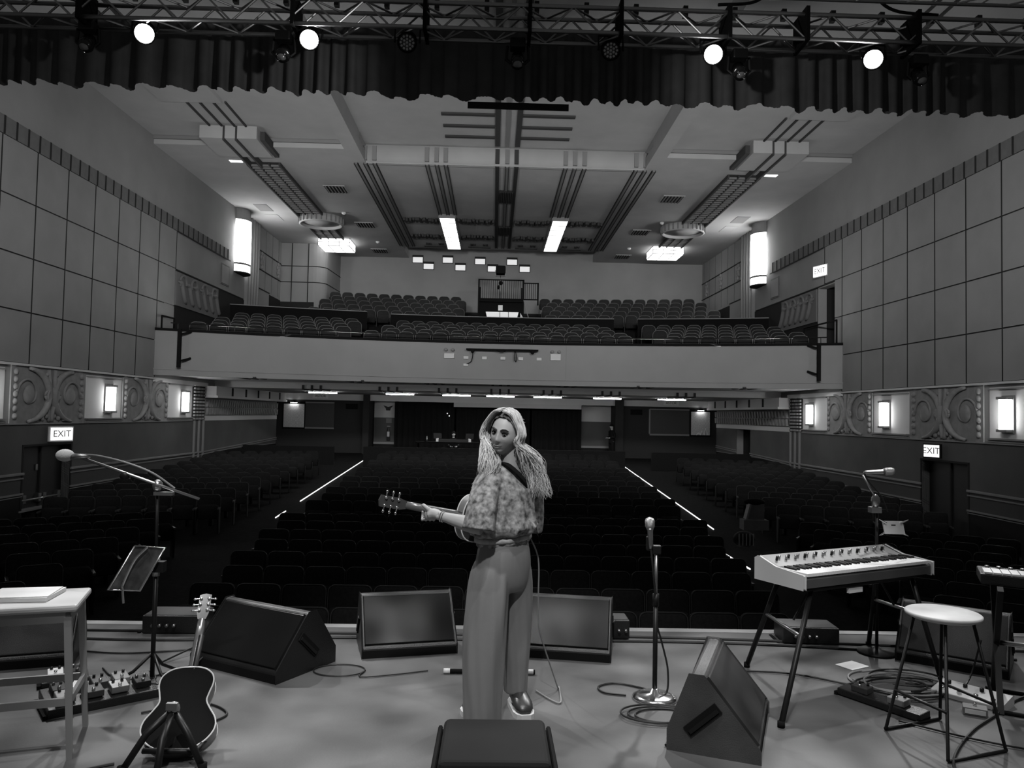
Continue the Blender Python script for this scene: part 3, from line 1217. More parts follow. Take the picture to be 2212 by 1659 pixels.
for x, nm in ((-2.33, 'left'), (2.38, 'right')):
    t = thing('ceiling_lamp_box', 'long glowing segmented lamp box on the centre ceiling, %s one' % nm, 'ceiling light', (x, 31.8, 9.85), 0, 'centre ceiling lamp boxes')
    for k in range(7):
        b = MB()
        b.bb(-.31, .31, .87 * k + .02, .87 * k + .84, -.14, 0)
        b.build('glass_segment', glow('lamp_box_glass', 5.0), t)
    b = MB()
    for x_ in (-.33, .33):
        b.bb(x_ - .02, x_ + .02, 0, 6.1, -.16, 0)
    for k in range(8):
        b.bb(-.33, .33, .87 * k - .02, .87 * k + .02, -.16, 0)
    b.build('frame', M_RAIL, t)
# ceiling vents
VENTS = [(-6.24, 28.5, 'left side ceiling, nearer one'), (6.3, 28.65, 'right side ceiling, nearer one'), (-6.05, 33.9, 'left side ceiling, middle one'), (6.12, 34.0, 'right side ceiling, middle one'), (-6.2, 39.3, 'left side ceiling, far one'), (6.2, 39.3, 'right side ceiling, far one')]
for x, y, lab in VENTS:
    t = thing('ceiling_vent', 'dark slatted air vent on the ' + lab, 'vent', (x, y, 9.85), 0, 'side ceiling vents')
    b = MB()
    b.bb(-.4, .4, -.45, .45, -.03, 0)
    b.build('frame', M_CEIL, t)
    b = MB()
    b.bb(-.36, .36, -.41, .41, -.035, -.03)
    b.build('backing', M_JOINT, t)
    for k in range(6):
        b = MB()
        b.box((-.3 + k * .12, 0, -.045), (.05, .82, .02), ry=.5)
        b.build('slat', M_CEILBAND, t)
for y, lab in ((28.85, 'nearer'), (34.2, 'farther')):
    t = thing('ceiling_vent', 'dark grille between the centre ceiling stripes, %s one' % lab, 'vent', (.07, y, 9.85), 0, 'centre ceiling grilles')
    b = MB()
    b.bb(-.26, .26, -.72, .72, -.08, 0)
    b.build('backing', M_JOINT, t)
    for k in range(8):
        b = MB()
        b.bb(-.24 + k * .064, -.215 + k * .064, -.7, .7, -.1, -.08)
        b.build('slat', M_CEILLINE, t)
for s, nm in ((-1, 'left'), (1, 'right')):
    for y, sh in ((31.45, 'nearer'), (33.05, 'farther')):
        b = MB()
        b.bb(-.27, .27, -.52, .52, -.012, 0)
        o = b.build('ceiling_hatch', M_CEILBAND if sh == 'nearer' else M_BAND.copy() if False else M_CEIL, loc=(s * 9.78, y, 9.85))
        tag(o, 'flat square ceiling hatch near the %s column light, %s one' % (nm, sh), 'hatch', 'ceiling hatches')
# small detectors
for x, y in ((-6.6, 31.9), (6.7, 32.2), (-6.0, 37.2), (6.2, 37.3)):
    b = MB()
    b.lathe([(.09, 0), (.09, -.04), (.05, -.09), (.0, -.1)], n=14)
    o = b.build('smoke_detector', M_WHITE, loc=(x, y, 9.85))
    tag(o, 'small white detector on the %s side ceiling, %s one' % ('left' if x < 0 else 'right', 'nearer' if y < 34 else 'farther'), 'detector', 'ceiling detectors')

# fluorescent tubes under the balcony
for i, (x, y) in enumerate(((-7.6, 33.5), (-4.3, 33.6), (-1.85, 33.6), (0.05, 33.6), (2.1, 33.6), (4.7, 33.6), (7.5, 33.5))):
    t = thing('batten_light', 'bright batten light under the balcony, %s from the left' % ordinal(i + 1), 'ceiling light', (x, y, 2.46), 0, 'batten lights under the balcony')
    b = MB()
    b.bb(-.62, .62, -.06, .06, -.04, 0)
    b.build('housing', M_WHITE, t)
    b = MB()
    b.bb(-.6, .6, -.05, .05, -.075, -.04)
    b.build('tube', glow('batten_tube', 60.0), t)

# glowing strips added out of sight behind the balcony lip to brighten the soffit
for i, (xa, xb) in enumerate(((-10.4, -6.4), (-6.2, -2.2), (-2.0, 2.0), (2.2, 6.2), (6.4, 10.4))):
    t = thing('soffit_fill_strip', 'added fill strip hidden behind the balcony lip, %s run from the left' % ordinal(i + 1), 'strip light', (0, 0, 0), 0, 'added soffit fill strips')
    b = MB()
    arc_slab(b, RB + .16, RB + .26, 2.665, 2.69, xa, xb, 8)
    b.build('glowing_strip', glow('soffit_fill_glow', 16.0), t)
    b = MB()
    arc_slab(b, RB + .14, RB + .28, 2.69, 2.71, xa, xb, 8)
    b.build('channel', M_WHITE, t)

# exit signs
def exit_sign(loc, rz, lab, lit, dark=False, w=.62, h=.36):
    t = thing('exit_sign', lab, 'sign', loc, rz, 'exit signs')
    b = MB()
    b.bb(-w / 2 - .03, w / 2 + .03, -.07, .0, -h / 2 - .03, h / 2 + .03)
    b.build('housing', M_MATTE if dark else M_WHITE, t)
    b = MB()
    b.bb(-w / 2, w / 2, -.085, -.07, -h / 2, h / 2)
    b.build('lit_face', lit, t)
    text('lettering', 'EXIT', h * .75, M_CEILBAND, t, (0, -.09, 0), (PI / 2, 0, 0), .002)
    return t


sg = glow('exit_sign_face', 1.2)
exit_sign(wall_pt(1, .2, 19.3, .93), PI / 2 * .7, 'lit exit sign above the left side door', sg, False, .55, .3)
exit_sign(wall_pt(-1, .2, 19.3, .92), -PI / 2 * .7, 'dark-framed lit exit sign above the right side door', sg, True, .4, .3)
exit_sign(wall_pt(-1, .1, 26.05, 6.74), -PI / 2 * .8, 'lit exit sign above the right balcony doorway', glow('exit_sign_bright', 2.0), False, .62, .34)

# lamp bar and boxes on the balcony front
YF = 26.88
t = thing('lamp_bar', 'black lamp bar with hanging cables on the balcony front', 'lighting bar', (0, YF - .2, 3.85))
b = MB()
b.cyl((-1.22, 0, 0), (1.27, 0, 0), .035, 10)
b.build('pipe', M_MATTE, t)
for x in (-1.0, 1.07):
    b = MB()
    b.ell((x, 0, -.05), (.07, .06, .08), 10, 8)
    b.bb(x - .02, x + .02, 0, .2, -.05, 0)
    b.build('clamp', M_MATTE, t)
for pts in ([(-1.0, 0, -.05), (-1.0, .05, -.25), (-1.05, .1, -.42), (-1.2, .15, -.5)], [(.45, 0, 0), (.5, .02, -.12), (.52, .06, -.3), (.5, .1, -.4)], [(.46, 0, 0), (.44, .02, -.2), (.45, .08, -.38)], [(-.2, 0, -.02), (0, 0, -.08), (.15, 0, -.03)]):
    b = MB()
    b.tube(bez(pts, 5), .014, 6)
    b.build('cable', M_MATTE, t)
for i, x in enumerate((-1.23, -.59, .05, .67, 1.31)):
    b = MB()
    b.bb(-.085, .085, -.05, 0, -.05, .05)
    o = b.build('socket_box', M_BAY, loc=(x, YF - .01, 3.57), bevel=.008)
    tag(o, 'small socket box on the balcony front, %s from the left' % ordinal(i + 1), 'socket', 'sockets on the balcony front')
b = MB()
b.bb(-.085, .085, -.05, 0, -.04, .04)
tag(b.build('socket_box', M_BAY, loc=(-1.23, YF - .01, 3.32), bevel=.008), 'small socket box below the row with a cable plugged in', 'socket')
for x, nm in ((-1.81, 'left'), (1.88, 'right')):
    t = thing('emergency_light', 'grey twin-head emergency light %s of the balcony lamp bar' % nm, 'emergency light', (x, YF - .03, 3.66), 0, 'emergency lights')
    b = MB()
    b.bb(-.18, .18, -.09, 0, -.13, .1 if nm == 'right' else .04)
    b.build('battery_box', M_BAY, t, bevel=.01)
    for dx in (-.12, .12):
        b = MB()
        b.cyl((dx, -.14, .17), (dx, -.04, .17), .055, 12)
        b.build('lamp_head', M_RAIL, t)
for s, nm in ((-1, 'left'), (1, 'right')):
    x = s * 10.2
    y = AC.y + math.sqrt(RB ** 2 - x * x)
    t = thing('wall_ladder', 'black upright bar on brackets at the %s end of the balcony front' % nm, 'lighting bar', (x, y, 3.5), 0, 'upright bars on the balcony front')
    b = MB()
    b.bb(-.05, .05, -.35, -.25, -.6, .62)
    b.build('upright', M_MATTE, t)
    for z in (-.4, .45):
        b = MB()
        b.tube([(0, -.3, z), (-s * .12, -.15, z + .05), (-s * .25, 0, z + .12)], .035, 8)
        b.build('bracket', M_MATTE, t)
    for k in range(3):
        b = MB()
        b.bb(s * .22, s * .38, -.06, .0, .22 - k * .22, .25 - k * .22)
        b.build('hook', M_BAND, t)
# balcony end railings
for s in (-1, 1):
    t = thing('balcony_railing', 'thin dark railing at the %s end of the balcony' % ('left' if s < 0 else 'right'), 'railing', (s * 10.3, 25.2, 4.1), 0, 'balcony end railings')
    L_ = .7 if s < 0 else 2.4
    b = MB()
    b.tube([(s * .55, -.4, .8 if s > 0 else .45), (s * .55 - s * .1, -.4 + L_, .8 if s > 0 else .45)], .03, 8)
    b.build('top_rail', M_MATTE, t)
    for q in (0, 1):
        b = MB()
        b.cyl((s * .55 - q * s * .1, -.4 + q * L_, 0), (s * .55 - q * s * .1, -.4 + q * L_, .8 if s > 0 else .45), .03, 8)
        b.build('post', M_MATTE, t)

# lighting platform on the balcony
t = thing('lighting_platform', 'dark railed lighting platform in the middle of the balcony', 'platform', (0, 34.3, 4.6))
b = MB()
b.bb(-1.0, .98, -.1, 2.2, 2.02, 2.12)
b.build('deck', M_MATTE, t)
for (x, y) in ((-1.0, -.1), (.98, -.1), (-1.0, 2.1), (.98, 2.1)):
    b = MB()
    b.bb(x - .035, x + .035, y - .035, y + .035, 0, 3.02)
    b.build('post', M_MATTE, t)
for x0, x1, z in ((-1.0, .98, 3.02), (.98, 1.62, 2.9)):
    b = MB()
    b.bb(x0, x1, -.12, -.08, z - .05, z)
    b.bb(x0, x1, -.12, -.08, 2.12, 2.17)
    b.build('top_rail', M_MATTE, t)
me = MB().cyl((0, 0, 2.12), (0, 0, 3.0), .012, 6).mesh('baluster')
me.materials.append(M_MATTE)
for k in range(21):
    link('baluster', me, t, (-.92 + k * .092, -.1, 0))
me2 = MB().cyl((0, 0, 2.12), (0, 0, 2.88), .012, 6).mesh('baluster')
me2.materials.append(M_MATTE)
for k in range(7):
    link('baluster', me2, t, (1.06 + k * .09, -.1, 0))
b = MB()
b.bb(1.6, 1.66, -.14, -.06, 1.9, 2.9)
b.build('post', M_MATTE, t)
b = MB()
b.tube([(1.0, -.2, 2.1), (1.2, -.5, 1.3)], .02, 6)
b.build('stair_rail', M_RAIL, t)
b = MB()
b.bb(-.98, .95, 0, .1, 1.3, 2.0)
b.build('front_panel', M_MATTE, t)
t = thing('control_desk', 'white control desk below the balcony lighting platform', 'desk', (.05, 33.9, 5.2))
b = MB()
b.prism([(-.72, .92), (.72, .92), (.62, .5), (-.62, .5)], -.05, .1, 'y')
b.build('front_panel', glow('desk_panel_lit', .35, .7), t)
for x in (-.1, .28):
    b = MB()
    b.bb(x - .012, x + .012, -.07, -.05, .5, .92)
    b.build('panel_joint', M_CEILLINE, t)
b = MB()
b.bb(-.7, .7, 0, .6, 0, .5)
b.build('base', M_MATTE, t)
b = MB()
b.prism([(.8, .9), (1.0, .55), (.8, .5)], -.05, .05, 'y')
b.build('side_wing', M_WHITE, t)
t = thing('notice', 'small white notice pinned above the control desk', 'notice', (-.03, 34.2, 6.35))
b = MB()
b.bb(-.1, .1, 0, .02, -.12, .12)
b.build('sheet', M_PAPER, t)
t = thing('follow_spot', 'black theatre lamp on a stand on the balcony platform', 'spotlight', (-.05, 34.6, 6.72))
b = MB()
b.cyl((0, 0, 0), (0, 0, 1.15), .018, 8)
b.build('stand', M_STEEL, t)
b = MB()
b.bb(-.2, .2, -.3, .25, 1.2, 1.55)
b.bb(-.22, .22, -.36, -.3, 1.18, 1.52)
b.build('lamp_body', M_MATTE, t, bevel=.03)
b = MB()
b.tube([(-.24, 0, 1.38), (-.22, 0, 1.12), (.22, 0, 1.12), (.24, 0, 1.38)], .015, 6)
b.build('yoke', M_STEEL, t)
b = MB()
b.ell((.02, -.05, .8), (.1, .06, .1), 8, 6)
b.ell((-.08, -.05, .6), (.06, .06, .1), 8, 6)
b.build('clamp', M_MATTE, t)

# things on the rear stalls wall
for x0, x1, nm in ((-10.5, -9.5, 'left'), (9.55, 10.48, 'right')):
    t = thing('poster', 'white poster in a dark frame on the %s rear stalls wall' % nm, 'poster', ((x0 + x1) / 2, RY, 1.4), 0, 'rear wall posters')
    w = (x1 - x0) / 2
    b = MB()
    b.bb(-w - .05, w + .05, -.05, 0, -.68, .66)
    b.build('frame', M_MATTE, t)
    b = MB()
    b.bb(-w, w, -.065, -.05, -.6, .54)
    b.build('sheet', mat('poster_sheet', .55, .7, var=.35, scale=14, stretch=(1, 1, 6)), t)
    b = MB()
    b.bb(-.16, .16, -.17, -.10, .60, .605)
    b.build('lamp_glow', glow('picture_lamp_glow', 25.0), t)
    b = MB()
    b.ell((0, -.15, .65), (.14, .1, .045), 10, 6)
    b.bb(-.02, .02, -.16, 0, .66, .7)
    b.build('picture_lamp', M_MATTE, t)
    if nm == 'right':
        b = MB()
        for k in range(3):
            b.tube([(-.2 + .2 * k, -.07, -.6), (-.1 + .18 * k, -.08, -.5 + .12 * k), (.02 + .17 * k, -.07, -.58)], .02, 6)
        b.build('bright_emblem', M_WHITE, t)
for x0, x1, nm in ((-9.45, -8.05, 'left'), (7.5, 9.46, 'right')):
    t = thing('notice_board', 'dark notice board with a pale frame on the %s rear stalls wall' % nm, 'board', ((x0 + x1) / 2, RY, 1.42), 0, 'rear wall boards')
    w = (x1 - x0) / 2
    b = MB()
    b.bb(-w, w, -.04, 0, -.6, .62)
    b.build('panel', mat('board_dark', .045, .6), t)
    for (a, c, e, f) in ((-w, w, .58, .64), (-w, w, -.68, -.6)) + (((-w - .05, -w + .02, -.6, .62),) if nm == 'right' else ()):
        b = MB()
        b.bb(a, c, -.07, 0, e, f)
        b.build('frame_rail', M_RAIL, t)
# fire extinguisher and sign on the left grey panel
t = thing('fire_extinguisher', 'dark fire extinguisher on the grey rear wall, left of the drapes', 'extinguisher', (-5.5, RY + .95, .2))
b = MB()
b.lathe([(.0, 0), (.09, 0), (.09, .5), (.06, .6), (.025, .64), (.025, .7)], n=14)
b.build('cylinder', mat('extinguisher_paint', .06, .35), t)
b = MB()
b.bb(-.08, .08, -.02, .02, .7, .74)
b.build('handle', M_STEEL, t)
b = MB()
b.bb(-.06, .06, -.1, -.09, .2, .45)
b.build('label_band', M_WHITE, t)
b = MB()
b.bb(-.14, .14, -.02, 0, -.12, .12)
tag(b.build('wall_sign', M_RAIL, loc=(-5.5, RY + .98, 1.2)), 'small square sign above the fire extinguisher', 'sign')
b = MB()
b.prism([(-.25, .12), (0, .04), (.25, .12), (.12, -.04), (.1, -.14), (-.1, -.14), (-.12, -.04)], -.02, 0, 'y')
tag(b.build('winged_emblem', M_CEILLINE, loc=(-5.55, RY + .98, 1.85)), 'dark winged emblem on the white panel above the extinguisher', 'emblem')

# sound desk at the rear of the stalls
t = thing('sound_desk', 'dark sound desk at the back of the centre stalls', 'desk', (-2.0, 33.6, floor_z(33.6)))
b = MB()
b.bb(-1.6, 1.6, 0, .8, .95, 1.02)
b.bb(-1.6, -1.5, .05, .75, 0, .95)
b.bb(1.5, 1.6, .05, .75, 0, .95)
b.build('table', M_MATTE, t)
b = MB()
b.bb(-.6, .7, .1, .7, 1.02, 1.14)
b.build('mixer', M_BLACK, t)
for x in (-.65, .75):
    t2 = thing('desk_monitor', 'angled screen on the sound desk, %s of the seated operator' % ('left' if x < 0 else 'right'), 'monitor', (-2.0 + x, 33.8, floor_z(33.6) + 1.12), 0, 'sound desk screens')
    b = MB()
    b.box((0, 0, .16), (.36, .03, .24), rx=-.2, rz=.35 if x < 0 else -.35)
    b.build('screen', M_BLACK, t2)
    b = MB()
    b.bb(-.06, .06, -.05, .05, -.09, .06)
    b.build('stand', M_STEEL, t2)
b = MB()
b.lathe([(.035, 0), (.035, .16), (.012, .2), (.012, .24)], n=10)
tag(b.build('bottle', M_STEEL, loc=(-3.1, 33.7, floor_z(33.6) + 1.02)), 'pale bottle at the left end of the sound desk', 'bottle')
for (x, z, nm) in ((-2.55, 1.62, 'upper'), (-2.45, 1.5, 'lower')):
    b = MB()
    b.ell((0, 0, 0), .03, 8, 6)
    tag(b.build('indicator_lamp', glow('indicator', 1.0), loc=(x, RY + .6, z)), 'tiny bright indicator lamp behind the sound desk, %s one' % nm, 'lamp', 'indicator lamps')

# ---- truss, border curtain and lamps
TY = 9.0


def slope(x):
    return -.004 * x


t = thing('lighting_truss', 'long aluminium box truss hung across the front of the stage', 'truss', (0, TY, 6.03))
S = .29
for (dy, dz) in ((0, 0), (-S, 0), (0, S), (-S, S)):
    b = MB()
    b.tube([(-7.8, dy, dz), (7.8, dy, dz)], .025, 10)
    b.build('chord', M_ALU, t)
for (p, q) in (((0, 0), (-S, 0)), ((0, 0), (0, S)), ((-S, 0), (-S, S)), ((0, S), (-S, S))):
    for k in range(52):
        x0 = -7.8 + k * .3
        a, c = (p, q) if k % 2 else (q, p)
        b = MB()
        b.tube([(x0, a[0], a[1]), (x0 + .3, c[0], c[1])], .012, 6)
        b.build('brace', M_ALU, t)
t = thing('lighting_pipe', 'thin pipe with clamps running above the stage truss', 'pipe', (0, TY + .9, 6.95))
b = MB()
b.tube([(-8, 0, 0), (8, 0, 0)], .024, 8)
b.build('pipe', M_ALU, t)
for k in range(24):
    b = MB()
    b.bb(-7.6 + k * .65, -7.54 + k * .65, -.04, .04, -.08, .06)
    b.build('clamp', M_BLACK, t)
t = thing('upper_truss', 'second truss glimpsed above the stage truss at the top edge', 'truss', (0, TY - .2, 6.55))
for (dy, dz) in ((0, 0), (-.2, 0), (0, .2)):
    b = MB()
    b.tube([(-8, dy, dz), (8, dy, dz)], .022, 8)
    b.build('chord', M_ALU, t)
for k in range(52):
    b = MB()
    b.tube([(-7.8 + k * .3, 0, 0), (-7.5 + k * .3, -.2 if k % 2 else 0, 0 if k % 2 else .2)], .011, 6)
    b.build('brace', M_ALU, t)
for i, x in enumerate((-5.0, -2.6, -1.1, .1, 1.15, 2.4, 3.3, 4.6)):
    b = MB()
    b.bb(x - .02, x + .02, -.36, .05, -.04, .36)
    o = b.build('strap', M_MATTE, loc=(0, TY, 6.03))
    tag(o, 'black strap wrapped round the stage truss, %s from the left' % ordinal(i + 1), 'strap', 'truss straps')
for i, pts in enumerate(([(3.2, 0, 1.2), (3.0, -.1, .75), (2.75, -.15, .5), (2.3, -.2, .42)], [(4.25, 0, 1.2), (4.2, -.1, .7), (4.4, -.15, .45), (4.9, -.2, .38)])):
    b = MB()
    b.tube(bez(pts, 6), .018, 8)
    o = b.build('hanging_cable', M_MATTE, loc=(0, TY, 6.03))
    tag(o, 'black cable looping down to the truss at upper right, %s loop' % ('inner' if i == 0 else 'outer'), 'cable', 'truss cables')

# border curtain behind the truss
mb = MB()
rings = []
rnd = random.Random(3)
n = 1500
ph = 0
low = 0
for i in range(n + 1):
    x = -8 + 16 * i / n
    ph += .27 + .09 * math.sin(x * 1.7) + .05 * math.sin(x * 5.1 + 1)
    sw = math.sin(ph)
    fold = .055 * (1 - abs(sw) ** .6 * (1 if sw > 0 else -1)) + .02 * math.sin(ph * .37 + 1)
    low += (rnd.uniform(-.006, .006) - low * .08)
    zb = 5.485 + .020 * math.sin(ph * .5) - .012 * (math.fmod(ph, 6.283) / 6.283) + low - .005 * x
    ring = []
    for k in range(7):
        u = k / 6
        z = zb + (6.32 - zb) * u
        ring.append((x, TY + .27 + fold * (1 - .45 * u), z))
    rings.append(ring)
mb.loft(rings, False, False, True, closed=False)
o = mb.build('border_curtain', mat('border_velvet', .08, .7, spec=.3, var=.15, scale=4), kind=None)
tag(o, 'pleated black border curtain hanging behind the stage truss', 'curtain')
b = MB()
b.bb(-.62, .62, -.01, .01, -.04, .04)
tag(b.build('curtain_board', M_DARK, loc=(-.0, TY + .35, 5.4)), 'dark board showing under the middle of the border curtain', 'board')


def par_can(x, z, lab, lit, target, cat='stage light', body=.12, yoke=True, grp='truss lamps'):
    t = thing('stage_light', lab, cat, (x, TY - .12, z), 0, grp)
    d = (Vector(target) - Vector((x, TY - .12, z))).normalized()
    q = d.to_track_quat('Z', 'X').to_matrix().to_4x4()
    b = MB()
    b.lathe([(body * .75, -.26), (body * .95, -.2), (body, 0), (body, .04), (body * .9, .04), (body * .88, -.01)], n=24, M=q)
    b.build('housing', M_MATTE, t)
    b = MB()
    b.lathe([(0, .0), (body * .86, .0), (body * .86, .012), (0, .022)], n=24, M=q)
    b.build('lens', glow('stage_lamp_lens', 40.0) if lit else mat('led_lens_dark', .10, .3), t)
    if not lit:
        for k in range(19):
            r = 0 if k == 0 else (.42 if k < 7 else .8)
            a = k * PI / 3 if k < 7 else k * PI / 6
            c = q @ Vector((body * .8 * r * math.cos(a), body * .8 * r * math.sin(a), .02))
            b = MB()
            b.ell(c, .016, 8, 6)
            b.build('led', mat('led_lens', .55, .2), t)
    b = MB()
    b.tube([(-body - .03, 0, 0), (-body - .03, .02, .18), (body + .03, .02, .18), (body + .03, 0, 0)], .014, 6)
    b.bb(-.03, .03, -.01, .06, .16, 6.03 - z + .05)
    b.build('yoke', M_BLACK, t)
    return t


# the four lit lamps aim at the players; lens discs glow
par_can(-4.35, 5.94, 'brightly lit stage lamp nearest the left end of the truss', True, (-1.5, 2.0, 1.2))
par_can(-2.455, 5.93, 'brightly lit stage lamp, second from the left on the truss', True, (-.8, 2.0, 1.2))
par_can(2.27, 5.90, 'brightly lit stage lamp, third of the four lit ones', True, (.5, 2.0, 1.2))
par_can(4.17, 5.90, 'brightly lit stage lamp nearest the right end of the truss', True, (1.2, 2.0, 1.2))
par_can(-1.32, 5.93, 'unlit round LED stage lamp left of the truss centre', False, (-.8, 1.0, 1.0), body=.115)
par_can(1.06, 5.91, 'unlit round LED stage lamp right of the truss centre', False, (.3, 1.0, 1.0), body=.115)
for x, z, lab in ((-.03, 5.95, 'dark moving head lamp under the middle of the truss'), (-5.0, 6.0, 'dark lamp left of the first lit stage lamp'), (-2.75, 5.95, 'dark glinting lamp just left of the second lit lamp'), (2.58, 5.9, 'dark glinting lamp just right of the third lit lamp'), (4.72, 5.9, 'dark lamp just right of the last lit lamp')):
    t = thing('moving_head_lamp', lab, 'stage light', (x, TY - .1, z), 0, 'dark truss lamps')
    b = MB()
    b.bb(-.09, .09, -.08, .08, -.06, .06)
    b.build('base', M_BLACK, t, bevel=.02)
    b = MB()
    b.tube([(-.12, 0, -.02), (-.13, 0, -.18), (-.08, 0, -.22)], .02, 6)
    b.build('yoke_arm', M_BLACK, t)
    b = MB()
    b.tube([(.12, 0, -.02), (.13, 0, -.18), (.08, 0, -.22)], .02, 6)
    b.build('yoke_arm', M_BLACK, t)
    b = MB()
    b.lathe([(.0, -.1), (.07, -.1), (.085, .05), (.06, .1), (0, .11)], c=(0, -.02, -.2), n=18, M=Matrix.Rotation(2.5, 4, 'X'))
    b.build('head', mat('lamp_head_gloss', .02, .15, .3), t)
    b = MB()
    b.lathe([(0, 0), (.05, 0), (.05, .01), (0, .02)], c=(0, -.08, -.27), n=16, M=Matrix.Rotation(2.5, 4, 'X'))
    b.build('lens', mat('dark_lens', .2, .1), t)

# ================================================================== STAGE PROPS
M_CAB = mat('speaker_cabinet_paint', .009, .4, spec=.6, bump=.25, bscale=180)
M_GRILLE = mat('speaker_grille', .008, .21, 0, .08, bump=.04, bscale=260)
M_GRILLE2 = mat('speaker_foam_grille', .035, .7, spec=.3, bump=.6, bscale=420)
M_CASEGREY = mat('case_grey_top', .016, .85, spec=.12)


def wedge(loc, rz, w, lab, grille=M_GRILLE, D=.46, H=.36, handle=1, cab=None, fin=None):
    t = thing('stage_monitor', lab, 'speaker', (loc[0], loc[1], 0), rz, 'stage monitors')
    P = [(0, 0), (0, .06), (.26, H), (.32, H), (D, .10), (D, 0)]
    b = MB()
    b.prism(P, -w / 2, w / 2, 'x')
    b.build('cabinet', cab or M_CAB, t, bevel=.012)
    dx, dz = .26, H - .06
    L = math.hypot(dx, dz)
    ux, uz = dx / L, dz / L
    nx, nz = -uz, ux
    b = MB()
    q = [(.0 + ux * .025 + nx * .0, .06 + uz * .025), (ux * (L - .02), .06 + uz * (L - .02))]
    pl = [(q[0][0], q[0][1]), (q[0][0] + nx * .014, q[0][1] + nz * .014), (q[1][0] + nx * .014, q[1][1] + nz * .014), (q[1][0], q[1][1])]
    b.prism(pl, -w / 2 + .02, w / 2 - .02, 'x')
    b.build('grille', grille, t, bevel=.006)
    b = MB()
    b.bb(-w / 2 + .01, w / 2 - .01, -.004, .03, 0, .05)
    b.build('lower_lip', M_MATTE, t)
    for s in (-1, 1):
        b = MB()
        b.box((s * (w / 2 + .002), .26, .17), (.012, .20, .055), rx=-.75)
        hp = b.build('handle_plate', M_MATTE, t)
        b = MB()
        b.box((s * (w / 2 + .010), .255, .165), (.008, .18, .018), rx=-.75)
        b.build('handle_bar', fin or M_BLACK, hp)
    for s in (-1, 1):
        b = MB()
        b.ell((s * (w / 2 - .03), .08, .0), .012, 8, 6)
        b.build('foot', M_MATTE, t)
    return t


wedge((-.745, 5.24), math.radians(14), .64, 'black stage monitor left of the singer, an arm shadow on its grille')
wedge((.28, 5.20), math.radians(-10), .62, 'black stage monitor right of the singer, partly behind her legs')
wedge((-1.79, 4.85), math.radians(-30), .74, 'black stage monitor turned sideways, between guitar stand and singer', D=.50, grille=mat('speaker_smooth_grille', .008, .22, 0, .25))
M_CABW = mat('speaker_worn_paint', .055, .38, spec=.6, var=.25, scale=5, bump=.2, bscale=160)
wedge((1.06 + .13, 3.66 + .33), math.radians(67.5), .70, 'scuffed grey stage monitor on its back edge, in front of the keyboard', D=.42, H=.37, cab=M_CABW, grille=mat('speaker_worn_grille', .04, .4, .3, .6, var=.3, scale=6))
wedge((-3.12, 4.88), math.radians(18), .62, 'stage monitor behind the paper-topped stool at far left', grille=M_GRILLE2)
wedge((2.82, 5.10), math.radians(-37), .66, 'stage monitor with mesh grille behind the round stool', grille=M_GRILLE2)

# case at the bottom edge
t = thing('equipment_case', 'black box with a smooth grey top at the bottom edge', 'case', (-.19, 3.08, 0))
b = MB()
b.bb(-.24, .24, -.26, .24, .01, .30)
b.build('body', M_MATTE, t, bevel=.02)
b = MB()
b.bb(-.21, .21, -.21, .215, .295, .352)
b.build('top_pad', M_CASEGREY, t, bevel=.025, seg=3)
for s in (-1, 1):
    b = MB()
    b.tube([(s * .226, -.22, .315), (s * .224, .2, .315)], .010, 6)
    b.build('edge_rail', M_MATTE, t)
for s in (-1, 1):
    b = MB()
    b.lathe([(.03, 0), (.03, .012)], c=(s * .2, .0, 0), n=10)
    b.build('foot', M_MATTE, t)

# small boxes along the stage edge
def stage_box(loc, rz, d, lab, jacks=4):
    t = thing('stage_box', lab, 'audio box', loc, rz, 'boxes on the stage edge')
    b = MB()
    b.bb(-d[0] / 2, d[0] / 2, -d[1] / 2, d[1] / 2, .006, d[2])
    b.build('body', M_CAB, t, bevel=.006)
    b = MB()
    b.bb(-d[0] / 2 + .01, d[0] / 2 - .01, -d[1] / 2 + .01, d[1] / 2 - .01, d[2], d[2] + .004)
    b.build('lid', mat('box_lid_grey', .05, .5), t)
    for k in range(jacks):
        b = MB()
        b.cyl((-d[0] / 2 + .08 + k * .05, -d[1] / 2 - .03, d[2] * .5), (-d[0] / 2 + .08 + k * .05, -d[1] / 2, d[2] * .5), .012, 8)
        b.build('plug', M_STEEL, t)
    for s in (-1, 1):
        b = MB()
        b.bb(s * d[0] / 2 - .04, s * d[0] / 2 - .02, -d[1] / 2 + .02, d[1] / 2 - .02, 0, .007)
        b.build('foot', M_MATTE, t)


stage_box((-2.5, 5.80, 0), .03, (.42, .26, .13), 'flat audio box on the stage edge left of the sideways monitor')
stage_box((2.12, 5.74, 0), -.06, (.40, .24, .12), 'flat audio box on the stage edge behind the keyboard stand')
stage_box((.72, 5.78, 0), 0, (.16, .2, .14), 'small audio box half hidden behind the right monitor', 2)

M_CABLE = mat('cable_rubber', .012, .5, spec=.4)
M_CABLEG = mat('cable_grey', .22, .5, spec=.3)


def cable(pts, lab, r=.006, m_=None, n=8, name='cable', grp='stage cables'):
    b = MB()
    b.tube(bez(pts, n), r, 6)
    o = b.build(name, m_ or M_CABLE)
    tag(o, lab, 'cable', grp)
    return o


